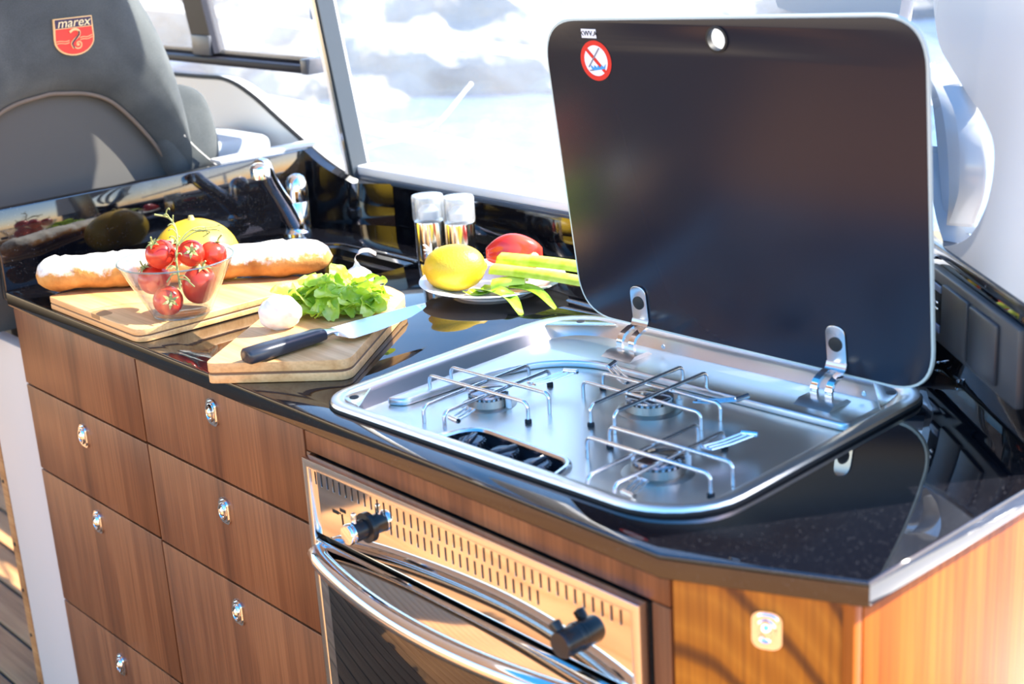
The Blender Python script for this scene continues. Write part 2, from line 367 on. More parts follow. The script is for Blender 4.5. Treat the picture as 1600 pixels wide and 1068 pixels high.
def drawer_unit(label, x0, x1, rows, latches):
    t = thing('drawer_cabinet', label, 'cabinet', ((x0+x1)/2, .25, 0), group='galley drawer units'); O = Vector(((x0+x1)/2, .25, 0))
    MB().box(x0+.001, .0202, .08, x1-.001, .55, .85).build('carcass', mat('dark_carcass', (.02, .012, .008), .7), t, world=O)
    for i, (za, zb) in enumerate(rows):
        d = MB().box(x0+.0015, 0, zb+.0015, x1-.0015, .0195, za-.0015, .0012).build('drawer', walnut, t, world=O)
        if latches[i]: put_latch(d, Vector((latches[i][0], -.0002, latches[i][1]))-O)
    return t
drawer_unit('walnut drawer unit at the far end beside the pale bulkhead, blank panel on top', -.012, .385, [(.876, .745), (.745, .599), (.599, .362), (.362, .09)], [None, (.181, .704), (.183, .563), (.183, .315)])
drawer_unit('walnut drawer unit between the far drawers and the oven, latch on top drawer', .386, .794, [(.876, .746), (.746, .597), (.597, .362), (.362, .09)], [(.586, .84), (.585, .703), (.586, .556), (.586, .315)])
# oven housing
oc = thing('oven_cabinet', 'walnut surround framing the steel oven, between drawers and corner door', 'cabinet', (1.08, .25, 0)); OO = Vector((1.08, .25, 0))
MB().box(.797, 0, .844, 1.3605, .0195, .876, .001).build('top_rail', walnut, oc, world=OO)
MB().box(1.3395, 0, .09, 1.3605, .0195, .8425, .001).build('stile', walnut, oc, world=OO)
MB().box(.7955, 0, .09, .803, .0195, .8425, .001).build('stile', walnut, oc, world=OO)
MB().box(.806, 0, .09, 1.336, .0195, .396, .001).build('bottom_panel', walnut, oc, world=OO)
MB().box(.797, .50, .09, 1.36, .52, .86).build('back_panel', walnut, oc, world=OO)
# corner unit: chamfered door, end panel
c0 = Vector((1.362, 0, 0)); c1 = Vector((1.511, .069, 0)); cdv = (c1-c0).normalized(); cn = Vector((cdv.y, -cdv.x, 0)); cang = math.atan2(cdv.y, cdv.x)
cu_ = thing('corner_cabinet', 'orange teak corner unit with one latched angled door at the near end', 'cabinet', tuple(c0), cang); Lc = (c1-c0).length
d = MB().box(.002, 0, .09, Lc-.002, .018, .8755, .001).build('door', teak_corner, cu_)
put_latch(d, (.0855, -.0002, .837)).scale = (1.15, 1, 1)
Mi = Matrix.Translation(c0) @ Matrix.Rotation(cang, 4, 'Z'); Mi = Mi.inverted()
e = MB().box(1.497, .073, .09, 1.511, .40, .8755, .001); bmesh.ops.transform(e.bm, matrix=Mi, verts=e.bm.verts[:]); e.build('end_panel', teak_side, cu_)
e = MB().box(1.4985, .060, .09, 1.5105, .0722, .8755, .002); bmesh.ops.transform(e.bm, matrix=Mi, verts=e.bm.verts[:]); e.build('corner_post', teak_side, cu_)
e = MB().box(1.366, .48, .09, 1.49, .50, .8755, .001); bmesh.ops.transform(e.bm, matrix=Mi, verts=e.bm.verts[:]); e.build('back_panel', walnut, cu_)

# ================================================================ COUNTERTOP, SPLASHBACK, SINK
HO = Vector((.805, .010, .9)); TH = .04785606
Mh = Matrix.Translation(HO) @ Matrix.Rotation(TH, 4, 'Z')
HW, HD = .546, .436
RIM_R = [.05, .085, .05, .085]
def h2w(pts): return [tuple((Mh @ Vector((x, y, 0)))[:2]) for x, y in pts]
hob_hole = h2w(rrect(.012, .012, HW-.012, HD-.012, [r-.012 for r in RIM_R], 8))
sink_out = round_poly([(.070, .03), (.40, .03), (.40, .488), (.185, .488), (.070, .373)], .02)
ctop_out = [(.002, -.012), (1.3605, -.012), (1.523, .063), (1.523, .358), (1.263, .566), (1.21, .618), (.17, .618), (.002, .555)]
ct_ = thing('countertop', 'polished black granite worktop with angled near corner', 'countertop', (.76, .3, .9))
me = plate2d(ctop_out, [hob_hole, sink_out], .876, .9, .003); me.transform(Matrix.Translation((-.76, -.3, -.9))); finish('worktop_slab', me, granite, ct_, smooth=30)
sp = thing('splashback', 'polished black granite upstand around the back of the worktop', 'splashback', (.1, .5, .9)); OS = (.1, .5, .9)
MB().box(-.018, -.012, .885, .0015, .56, 1.028, .003).build('end_slab', granite, sp, world=OS)
cor = arc_pts([(.0015, .556, 0), (.04, .566, 0), (.10, .585, 0), (.17, .6185, 0)], 5); tops = [1.028, 1.027, 1.02, 1.01, 1.0, .992, .986, .981, .978, .976]
k = len(cor); hz = [max(.974, 1.028-.054*min(1, (i/(k-1))*1.5)) for i in range(k)]
b = MB(); b.loft([[Vector((p.x, p.y, .885)) for p in cor], [Vector((p.x, p.y, h)) for p, h in zip(cor, hz)], [Vector((p.x-.004, p.y+.02, h)) for p, h in zip(cor, hz)], [Vector((p.x-.004, p.y+.02, .885)) for p in cor]], closed=False)
b.build('corner_slab', granite, sp, world=OS)
MB().box(.17, .6185, .885, 1.212, .646, .974, .003).build('back_slab', granite, sp, world=OS)
b = MB(); aw_box(b, -.06, .33, .885, 1.028, -.022, 0, .003); b.build('angled_slab', granite, sp, world=OS)
b = MB(); aw_box(b, -.06, .33, 1.026, 1.040, -.024, .003, .004); b.build('cap_rail', mat('black_gloss_rail', (.015, .016, .02), .15), sp, world=OS)
for s, z in ((.0, 1.022), (.155, 1.031), (.02, .903), (.085, .903)):
    b = MB(); b.lathe([(.0025, 0), (.0025, .002), (0, .003)], 10, Matrix.Translation(aw(s, z, .001))); b.build('steel_pin', chrome, sp, world=OS)
# white ledge behind the end slab
lg = MB().box(-.055, .40, 1.026, -.019, .60, 1.033, .003).build('trim_3', white_gel); tag(lg, kind='structure')
# sink
sk = thing('sink', 'shallow black sink with stepped rim beside the mixer tap', 'sink', (.24, .26, .9)); OSK = (.24, .26, .9)
def inset(P, d):
    cx = sum(p[0] for p in P)/len(P); cy = sum(p[1] for p in P)/len(P); hx = max(abs(p[0]-cx) for p in P); hy = max(abs(p[1]-cy) for p in P)
    return [(cx+(p[0]-cx)*(1-d/hx), cy+(p[1]-cy)*(1-d/hy)) for p in P]
lv = [(-.001, .8765), (-.001, .8945), (.002, .8965), (.014, .8945), (.016, .884), (.028, .882), (.032, .872), (.038, .857)]
b = MB(); b.loft([[Vector((x, y, z)) for x, y in inset(sink_out, max(dd, .0005))] for dd, z in lv], False, True); b.build('basin', mat('black_sink_composite', (.008, .008, .009), .1), sk, world=OSK)
MB().lathe([(.03, 0), (.03, .002), (.02, .002), (.0, .0005)], 24, Matrix.Translation((.30, .40, .8572))).build('drain', chrome, sk, world=OSK)
# mixer tap
fa = thing('mixer_tap', 'chrome mixer tap in the far corner behind the sink', 'tap', (.075, .478, .9)); OF = (.075, .478, .9)
F0 = Vector(OF)
MB().lathe([(.024, 0), (.024, .006), (.02, .01), (.019, .012)], 28, Matrix.Translation(F0+Vector((0, 0, .0004)))).build('base', chrome, fa, world=OF)
bx_ = F0+Vector((.004, .006, .012))
MB().lathe([(.0178, 0), (.0180, .045), (.0172, .046), (.0172, .0475), (.0185, .0485), (.0188, .066), (.0175, .080), (.0135, .089), (.007, .0935), (0, .0945)], 28, Matrix.Translation(bx_)).build('body', chrome, fa, world=OF)
HP = Vector((.112, .40, 1.022))
path = arc_pts([F0+Vector((.002, -.004, .018)), F0+Vector((.012, -.028, .06)), F0+Vector((.027, -.060, .108)), HP+Vector((-.002, .005, .012)), HP+Vector((.003, -.006, .013))], 6)
MB().tube(path, [.0155]*8+[.0145]*(len(path)-8), 18).build('spout', chrome, fa, world=OF)
MB().lathe([(.0135, 0), (.0165, .002), (.0165, .019), (.0150, .023), (.008, .027), (0, .0275)], 24, Matrix.Translation(HP+Vector((.001, -.004, -.006)))).build('aerator_head', chrome, fa, world=OF)

# ================================================================ HOB
hb = thing('gas_hob', 'stainless three-burner gas hob with raised black glass lid', 'hob', tuple(HO), TH)
FLH = -.016
sec = [(.003, .0003), (0, .003), (.0015, .0062), (.006, .0072), (.013, .0068), (.019, .0035), (.022, -.001), (.026, -.008), (.031, -.0145), (.037, FLH)]
def rl(d, z): return [Vector((x, y, z)) for x, y in rrect(d, d, HW-d, HD-d, [max(r-d, .008) for r in RIM_R], 8)]
BUR = [(.134, .151), (.294, .249), (.415, .118)]; DR = .058
POCK = round_poly([(.166, .0385), (.342, .0385), (.332, .077), (.186, .084)], [.008, .008, .018, .022], 6)
DRAIN = (.476, .255)
pan = MB(); pan.loft([rl(d, z) for d, z in sec])
fm = plate2d([(p.x, p.y) for p in rl(.037, 0)], [circle(x, y, DR, 40) for x, y in BUR]+[POCK, circle(*DRAIN, .020, 28)], 0, 0)
fb = bmesh.new(); fb.from_mesh(fm); pan.merge(fb, 0, Matrix.Translation((0, 0, FLH)))
for x, y in BUR: pan.lathe([(DR, FLH), (DR-.001, FLH-.001), (DR-.004, FLH-.0055), (DR-.008, FLH-.0065), (0, FLH-.0065)], 40, Matrix.Translation((x, y, 0)))
pan.lathe([(.020, FLH), (.018, FLH-.001), (.013, FLH-.004), (.011, FLH-.004), (.009, FLH-.002), (0, FLH-.002)], 28, Matrix.Translation((*DRAIN, 0)))
pan.build('pan', steel_pan, hb, smooth=35)
MB().loft([rl(.0035, .0001), rl(-.0015, .0001), rl(-.0015, .0022), rl(.0005, .0034)]).build('rim_seal', rubber, hb)
# pocket with three control knobs
pk = MB(); pk.loft([[Vector((x, y, FLH)) for x, y in POCK], [Vector((x, y, FLH-.004)) for x, y in inset(POCK, .001)], [Vector((x, y, FLH-.013)) for x, y in inset(POCK, .003)]], False, True)
pk = pk.build('knob_tray', mat('dark_tray', (.05, .055, .07), .12, .6), hb)
MB().tube([(x, y, FLH+.001) for x, y in inset(POCK, -.003)], .0042, 8, closed=True).build('tray_bead', steel, pk)
kn = None
for ux in (.203, .254, .305):
    if kn is None:
        kb = MB(); kb.lathe([(.0175, 0), (.0175, .004), (.0155, .006), (.0145, .0145), (.013, .016), (0, .0162)], 28); kb.box(-.0035, -.015, .014, .0035, .015, .019, .0012)
        for j in range(18):
            a = j*PI/9; kb.box(.0145, -.0009, .006, .0162, .0009, .0145, M=Matrix.Rotation(a, 4, 'Z'))
        kn = kb.build('control_knob', mat('dark_chrome_knob', (.05, .055, .065), .12, .7), hb); kn.location = (ux, .058, FLH-.0128); kn.rotation_euler = (0, 0, .5)
    else:
        q = kn.copy(); COL.objects.link(q); q.parent = hb; q.location = (ux, .058-.004*(ux > .3), FLH-.0128); q.rotation_euler = (0, 0, -.3 if ux < .3 else .1)
# raised step along the back, corner gussets
LEDGE = round_poly([(.0385, .075), (.062, .085), (.070, .20), (.098, .285), (.150, .316), (.5065, .316), (.5065, .397), (.09, .397), (.052, .38), (.0385, .34)], [.008, .01, .04, .03, .03, .012, .01, .02, .02, .02], 5)
me = plate2d(LEDGE, [], FLH+.0001, FLH+.0092, .003); finish('rear_ledge', me, steel_pan, hb, smooth=40)
def gusset(P, hole):
    me = plate2d(P, [], .0035, .0055, .0008); g = finish('corner_gusset', me, steel, hb)
    MB().lathe([(.0055, 0), (.0055, .0006), (0, .0008)], 16, Matrix.Translation((*hole, .0055))).build('grommet', rubber, g)
    return g
gusset(round_poly([(.018, .024), (.062, .018), (.024, .068)], [.02, .004, .004]), (.034, .034))
gusset(round_poly([(.020, .362), (.100, .416), (.060, .418), (.03, .405)], [.004, .004, .02, .03]), (.052, .398))
gusset(round_poly([(HW-.02, .35), (HW-.07, .416), (HW-.03, .412)], [.004, .004, .03]), (HW-.036, .398))
# burners
def make_burner():
    b = MB(); b.lathe([(.0255, 0), (.0255, .003), (.0278, .0035), (.0278, .006), (.0245, .0075), (.0205, .008), (.0198, .0165), (.0185, .0168), (0, .0168)], 36)
    base = b.build('burner', burner_metal, hb, smooth=35)
    c = MB(); c.lathe([(.0190, .0185), (.0198, .0195), (.0195, .0215), (.017, .0228), (0, .0232)], 36)
    for j in range(26): c.box(.0172, -.0011, .0165, .0194, .0011, .0188, M=Matrix.Rotation(j*2*PI/26, 4, 'Z'))
    c.lathe([(.0168, .0166), (.0168, .0187)], 30, cap=False)
    cap = c.build('flame_cap', mat('burner_cap', (.40, .40, .42), .12, 1), base, smooth=35)
    i = MB(); i.lathe([(.003, 0), (.003, .014), (.0014, .0145), (.0012, .019), (0, .0192)], 12, Matrix.Translation((.0235, .004, .003))); i.build('igniter', mat('ceramic', (.75, .73, .68), .4), base)
    s = MB()
    for j in range(7): s.box(.0262, -.0028, .0006, .0268, .0028, .0027, M=Matrix.Rotation(j*2*PI/7+.3, 4, 'Z'))
    tag(s.build('air_slots', slot_dark, base, smooth=0), kind='stuff')
    return base
b0 = make_burner(); b0.location = (*BUR[0], FLH-.0064); b0.scale = (1.2, 1.2, 1.02)
for k_ in (1, 2):
    q = copy_tree(b0, hb); q.location = (*BUR[k_], FLH-.0064); q.rotation_euler = (0, 0, .5*k_); q.scale = (1.38, 1.38, 1.02)
# pan supports
wire = mat('support_wire', (.82, .80, .78), .15, 1)
def bent(a, b, h, leg, n=4, r=.007):
    a = Vector((*a, h)); b = Vector((*b, h)); d = (b-a).normalized(); z = Vector((0, 0, -1)); out = [a+z*leg]
    for i in range(n+1):
        t = i/n*PI/2; out.append(a+d*r*(1-math.cos(PI/2-t) if False else 1-math.cos(t)) + z*r*(1-math.sin(t)))
    for i in range(n+1):
        t = i/n*PI/2; out.append(b-d*r*(1-math.sin(t)) + z*r*(1-math.cos(t)))
    out.append(b+z*leg); return out
def make_support():
    root = None; G = .0245
    for (a, b, h) in (((-.080, -.018), (.080, -.018), G), ((-.080, .017), (.080, .017), G), ((-.017, -.086), (-.017, .086), G-.0044), ((.017, -.086), (.017, .086), G-.0044)):
        w = MB(); w.tube(bent(a, b, h, h-.0004), .0022, 8)
        if root is None: root = w.build('pan_support', wire, hb, smooth=60)
        else: w.build('cross_wire', wire, root, smooth=60)
    for x, y in ((-.08, .017), (.08, -.018), (.017, .086)):
        MB().lathe([(.004, .0002), (.004, .004), (.0026, .005)], 12, Matrix.Translation((x, y, 0))).build('rubber_foot', rubber, root)
    for sgn, ang in ((1, .0), (-1, .0)):
        c = MB(); y0 = sgn*.050
        for dx in (-.0065, 0, .0065):
            c.tube([(dx+.022, y0, G-.010), (dx+.03, y0+sgn*.02, G-.009), (dx+.042, y0+sgn*.045, G-.004)], .0014, 6)
        c.tube([(.0155, y0, G-.010), (.0285, y0, G-.010)], .0016, 6); c.tube([(.0345, y0+sgn*.043, G-.004), (.052, y0+sgn*.047, G-.003)], .0032, 8)
        c.build('fiddle_clamp', chrome, root, smooth=60)
    return root
s0 = make_support(); s0.location = (*BUR[0], FLH); s0.rotation_euler = (0, 0, .02)
for k_, a in ((1, PI/2), (2, 0)):
    q = copy_tree(s0, hb); q.location = (*BUR[k_], FLH); q.rotation_euler = (0, 0, a)
# lid (hob-local frame: origin LP, axes u=x, w = up leaning forward)
PHI = math.radians(-7); LP = Mh.inverted() @ Vector((1.14, .416, .92))
lw = Vector((0, math.sin(PHI), math.cos(PHI))); ln = Vector((0, -math.cos(PHI), math.sin(PHI)))   # ln: face towards the camera
ML = Matrix((Vector((1, 0, 0)), lw, ln)).transposed().to_4x4(); ML.translation = LP
lid_poly = round_poly([(-.287, .004), (.209, -.003), (.216, .396), (-.290, .379)], .052, 10)
me = plate2d(lid_poly, [circle(-.032, .366, .0125, 28)], -.0055, 0, .0008); me.transform(ML); lid = finish('lid', me, lid_glass, hb, smooth=30)
MB().tube([ML @ Vector((x, y, -.0028)) for x, y in inset(lid_poly, -.0008)], .0026, 6, closed=True).build('edge_band', lid_edge, lid)
MB().lathe([(.0145, .0005), (.0145, .0016), (.0118, .0022), (.0118, -.006), (.0145, -.0065)], 28, ML @ Matrix.Translation((-.032, .366, 0)), cap=False).build('hole_grommet', rubber, lid)
# straps and hinges
for i, s in enumerate((-.188, .095)):
    u0 = LP.x+s
    me = plate2d(round_poly([(s-.0125, .010), (s+.0125, .010), (s+.0125, .056), (s-.0125, .056)], [.002, .002, .012, .012]), [], .0004, .0028, .0006); me.transform(ML)
    hg = finish('hinge', me, steel, hb); hg['label'] = 'steel lid hinge'
    MB().lathe([(.0085, 0), (.0085, .0012), (.006, .0022), (0, .0024)], 24, ML @ Matrix.Translation((s, .034, .0028))).build('screw_cap', rubber, hg)
    nk = MB()
    a0 = ML @ Vector((s, .012, .0018)); prof = arc_pts([(a0.y, a0.z), (a0.y-.006, a0.z-.010), (a0.y-.020, a0.z-.011), (a0.y-.030, a0.z-.020), (a0.y-.031, a0.z-.034), (a0.y-.028, a0.z-.040)], 5) if False else None
    P = arc_pts([(0, a0.y, a0.z), (0, a0.y-.004, a0.z-.008), (0, a0.y-.014, a0.z-.011), (0, a0.y-.026, a0.z-.016), (0, a0.y-.030, a0.z-.025), (0, a0.y-.029, a0.z-.034)], 5)
    def ribbon(mb, ua, ub, pts, th=.0022):
        A = []; B = []
        for j, p in enumerate(pts):
            t = (pts[min(j+1, len(pts)-1)]-pts[max(j-1, 0)]).normalized(); n = Vector((0, -t.z, t.y))*th*.5
            A.append(p+n); B.append(p-n)
        Q = A+B[::-1]; mb.loft([[Vector((ua, p.y, p.z)) for p in Q], [Vector((ub, p.y, p.z)) for p in Q]], True, True)
    ribbon(nk, u0-.013, u0+.013, P[:9]); nk.build('neck', steel, hg)
    for du in (-.0135, .0055):
        kb = MB(); ribbon(kb, u0+du, u0+du+.0085, P[7:], .004); kb.build('knuckle', chrome, hg)
    br = MB(); yb = P[-1].y; br.loft([[Vector((u, v, z)) for v, z in ((yb-.024, FLH+.0085), (yb-.012, P[-1].z+.001), (yb+.012, P[-1].z+.001), (yb+.022, FLH+.0085))] for u in (u0-.022, u0+.024)], True, True); br.build('hinge_block', steel_pan, hg, smooth=30)
    for du in (-.03, .034): MB().lathe([(.003, 0), (.003, .001), (.0015, .0012), (0, .0004)], 12, Matrix.Translation((u0+du, yb+.030, FLH+.018)) @ Matrix.Rotation(PI/2, 4, 'X')).build('rivet', chrome, hg)
# stickers
def on_lid(me, name, mt, par, h, smooth=0, local=None):
    me.transform(ML @ Matrix.Translation((0, 0, h)) @ (local or Matrix())); return finish(name, me, mt, par, smooth=smooth)
red = mat('sign_red', (.75, .03, .02), .35); swhite = mat('sign_white', (.85, .86, .92), .35); sblue = mat('sign_blue', (.05, .35, .75), .35); sgrey = mat('sign_grey', (.22, .23, .28), .4)
C0 = Matrix.Translation((-.211, .335, 0))
stk = on_lid(plate2d(circle(0, 0, .0235, 40), [], 0, .0003), 'prohibition_sticker', swhite, lid, .0001, local=C0); stk['label'] = 'round red and white prohibition sticker'
on_lid(plate2d(circle(0, 0, .0238, 40), [circle(0, 0, .0182, 40)], 0, .0004), 'red_ring', red, stk, .0003, local=C0)
on_lid(plate2d([(-.0155, .0125), (-.0125, .0155), (.0155, -.0125), (.0125, -.0155)], [], 0, .0003), 'red_bar', red, stk, .0003, local=C0)
g = plate2d([(-.0125, -.0075), (-.0113, -.0083), (.0075, .0145), (.0063, .0153)], [], 0, .0003); on_lid(g, 'grey_rod', sgrey, stk, .0007, local=C0)
on_lid(plate2d([(-.0065, -.012), (.013, -.009), (.0148, -.0035), (.011, -.0075), (.008, -.005), (.006, -.008), (.003, -.005), (.001, -.0085), (-.003, -.0055), (-.004, -.009), (-.009, -.0055)], [], 0, .0003), 'blue_flames', sblue, stk, .0008, local=C0)
on_lid(plate2d([(-.0105, -.0125), (-.004, -.0118), (-.004, -.0105), (-.0105, -.0112)], [], 0, .0003), 'dark_stroke', sgrey, stk, .0009, local=C0)
lb = on_lid(plate2d([(-.0115, -.0053), (.0115, -.0053), (.0115, .0053), (-.0115, .0053)], [], 0, .0003), 'small_label', swhite, lid, .0001, local=Matrix.Translation((-.2175, .3665, 0)))
on_lid(text_mesh('KWV.A', .0082, 0), 'label_lettering', black_plastic, lb, .0007, local=Matrix.Translation((-.2175, .3665, 0)))

# ================================================================ OVEN
ov = thing('oven', 'built-in stainless oven with bowed chrome handle under the hob', 'oven', (1.07, .2, .39)); OV = (1.07, .2, .39)
Y = -.008
MB().box(.81, .004, .40, 1.332, .45, .838).build('body', mat('oven_body', (.05, .05, .05), .5, .5), ov, world=OV)
MXZp = lambda me: (me.transform(Matrix(((1, 0, 0, 0), (0, 0, -1, 0), (0, 1, 0, 0), (0, 0, 0, 1)))), me)[1]
slots = []
n1, n2 = 42, 21
for i in range(n1): x = .822+i*(1.308-.822)/(n1-1); slots.append([(x-.0017, .8105), (x+.0017, .8105), (x+.0017, .8265), (x-.0017, .8265)])
for i in range(n2): x = .962+i*(1.196-.962)/(n2-1); slots.append([(x-.0017, .7905), (x+.0017, .7905), (x+.0017, .8065), (x-.0017, .8065)])
me = MXZp(plate2d([(.816, .748), (1.326, .748), (1.326, .832), (.816, .832)], slots, .0076, .008)); me.transform(Matrix.Translation((-OV[0], -OV[1], -OV[2]))); finish('vent_panel', me, mirror_steel, ov, smooth=0)
MB().box(.818, -.0072, .75, 1.324, .003, .83).build('vent_backing', slot_dark, ov, world=OV)
fr = MB(); me = MXZp(plate2d([(.806, .398), (1.336, .398), (1.336, .842), (.806, .842)], [[(.8165, .404), (1.3255, .404), (1.3255, .8315), (.8165, .8315)]], 0, .014, .0015)); me.transform(Matrix.Translation((-OV[0], -OV[1], -OV[2]))); fr.bm.free(); finish('frame', me, steel, ov, smooth=30)
dr = MB().box(.819, -.016, .406, 1.323, .002, .7435, .003).build('door', mirror_steel, ov, world=OV)
MB().box(.838, -.0175, .43, 1.304, -.0158, .706, .001).build('door_glass', oven_glass, dr, world=OV)
hp = [Vector((.832, -.016, .731)), Vector((.834, -.024, .731))]
for i in range(1, 24):
    t = i/24; hp.append(Vector((.836+t*.468, -.026-.034*math.sin(PI*t)**.85, .731)))
hp += [Vector((1.306, -.024, .731)), Vector((1.308, -.016, .731))]
MB().tube(hp, .0122, 16).build('handle', chrome, dr, world=OV, smooth=60)
def oven_knob(x, z, chrome_front, rot):
    M = Matrix.Translation((x, Y, z)) @ Matrix.Rotation(PI/2, 4, 'X')
    b = MB(); b.lathe([(.0175, 0), (.0175, .0035), (.0115, .0045), (.0115, .024), (.0105, .0255), (0, .0255)] if chrome_front else [(.0145, 0), (.0145, .003), (.0135, .004), (.0135, .022), (.0125, .0245), (0, .025)], 28, M)
    k = b.build('oven_knob', black_plastic, ov, world=OV)
    if chrome_front:
        MB().lathe([(.0118, .021), (.0122, .0215), (.0122, .0265), (.0110, .0285), (0, .0288)], 28, M).build('knob_cap', chrome, k, world=OV)
        MB().lathe([(.0032, .008), (.0034, .021), (.0028, .0225), (0, .0228)], 12, Matrix.Translation((x, Y-.0165, z))).build('lever_pin', chrome, k, world=OV)
    else:
        MB().lathe([(.004, .008), (.0060, .016), (.0060, .022), (0, .024)], 14, Matrix.Translation((x, Y-.016, z)) @ Matrix.Rotation(-.75, 4, 'Y')).build('pointer', black_plastic, k, world=OV)
oven_knob(.917, .786, True, 0); oven_knob(1.250, .777, False, 0)
mk = MB(); mk.box(.8505, -.0084, .7845, .8625, -.0079, .7885).box(.866, -.0084, .790, .877, -.0079, .794).box(.8625, -.0084, .7865, .867, -.0079, .788)
mk.build('dial_marks', slot_dark, ov, world=OV, smooth=0)
mk = MB(); mk.tube([(.869, -.0083, .787), (.8695, -.0083, .774), (.873, -.0083, .7735)], .0008, 5); mk.build('dial_symbol', slot_dark, ov, world=OV)

# switch plate on the angled upstand
sw = thing('switch_plate', 'dark grey switch plate with charging socket on the angled upstand', 'switch', tuple(aw(.13, .935, 0))); OW = tuple(aw(.13, .935, 0))
gp = mat('dark_grey_plastic', (.055, .055, .06), .38); gp2 = mat('black_grey_rocker', (.035, .036, .042), .35)
def awp(name, s0, s1, z0, z1, d0, d1, bev, m_, par): b = MB(); aw_box(b, s0, s1, z0, z1, d0, d1, bev); return b.build(name, m_, par, world=OW)
pl = awp('plate', .006, .262, .936, 1.019, .0005, .011, .003, gp, sw)
so_ = awp('socket', .016, .058, .950, 1.006, .0105, .0125, .0005, slot_dark, sw)
awp('socket_lip', .018, .056, .997, 1.005, .0125, .0145, .001, mat('socket_label', (.35, .40, .5), .3), so_)
awp('socket_ramp', .018, .056, .951, .960, .0125, .0150, .001, mat('socket_slide', (.16, .20, .33), .2), so_)
for dz in (-.004, .003): awp('contact', .042, .052, .981+dz, .984+dz, .0125, .0165, .001, chrome, so_)
awp('blank_insert', .062, .136, .945, 1.010, .0105, .0155, .0015, gp, sw)
awp('rocker_switch', .144, .218, .945, 1.010, .0105, .0165, .003, gp2, sw)
# ================================================================ BOARDS AND FOOD
R_ = Vector((.656, .755, 0)); D_ = Vector((-.755, .656, 0))     # picture-right and away, on the worktop
# chopping board under the loaf
BZ = .9185
ba = thing('chopping_board', 'bamboo chopping board under the floury loaf and glass bowl', 'chopping board', (.29, .09, .9))
PA = round_poly([(.150, -.008), (.425, -.008), (.428, .285), (.365, .285), (.150, .07)], [.008, .02, .012, .012, .01])
def layered(parent, poly, O, z0, z1, notch=None):
    for nm, a, b_, mt, ins in (('lower_ply', z0, z0+(z1-z0)*.40, board_wood, 0), ('core_ply', z0+(z1-z0)*.40, z0+(z1-z0)*.52, board_dark, .0012), ('upper_ply', z0+(z1-z0)*.52, z1, board_wood, 0)):
        me = plate2d(inset(poly, ins) if ins else poly, [], a, b_, .0008 if ins == 0 else 0); me.transform(Matrix.Translation((-O[0], -O[1], -O[2]))); finish(nm, me, mt, parent, smooth=30)
layered(ba, PA, (.29, .09, .9), .9004, BZ)
MB().prism(rrect(.285, -.0086, .318, .012, .006, 4), BZ-.006, BZ+.0004).build('juice_notch', mat('notch_wood', (.34, .18, .07), .6), ba, world=(.29, .09, .9))
# front board with the knife
B0 = Vector((.643, -.034)); bw = Vector((.736, .677)).normalized(); bl = Vector((-.62, .785)).normalized()
bb = thing('chopping_board', 'thick bamboo chopping board carrying knife, garlic and cut lettuce, overhanging the worktop edge', 'chopping board', (.62, .13, .9))
def bp(a, b): q = B0+bw*a+bl*b; return (q.x, q.y)
PB = round_poly([bp(.0, .0), bp(.178, .0), bp(.182, .275), bp(.135, .335), bp(.012, .34)], [.012, .018, .02, .03, .03])
bw_old = board_wood
def board_b_mat():
    M = wood('bamboo_turned', (.58, .29, .10), (.70, .38, .15), (.78, .46, .20), grain=(3, 40, 40), fine=(8, 300, 300), rough=.45, fdark=(.88, .84, .80))
    for n in M.node_tree.nodes:
        if n.type == 'MAPPING': n.vector_type = 'TEXTURE' if False else 'POINT'; n.inputs['Rotation'].default_value = (0, 0, .9)
    return M
board_wood = board_b_mat()
B2 = .9265
layered(bb, PB, (.62, .13, .9), .9004, B2)
board_wood = bw_old
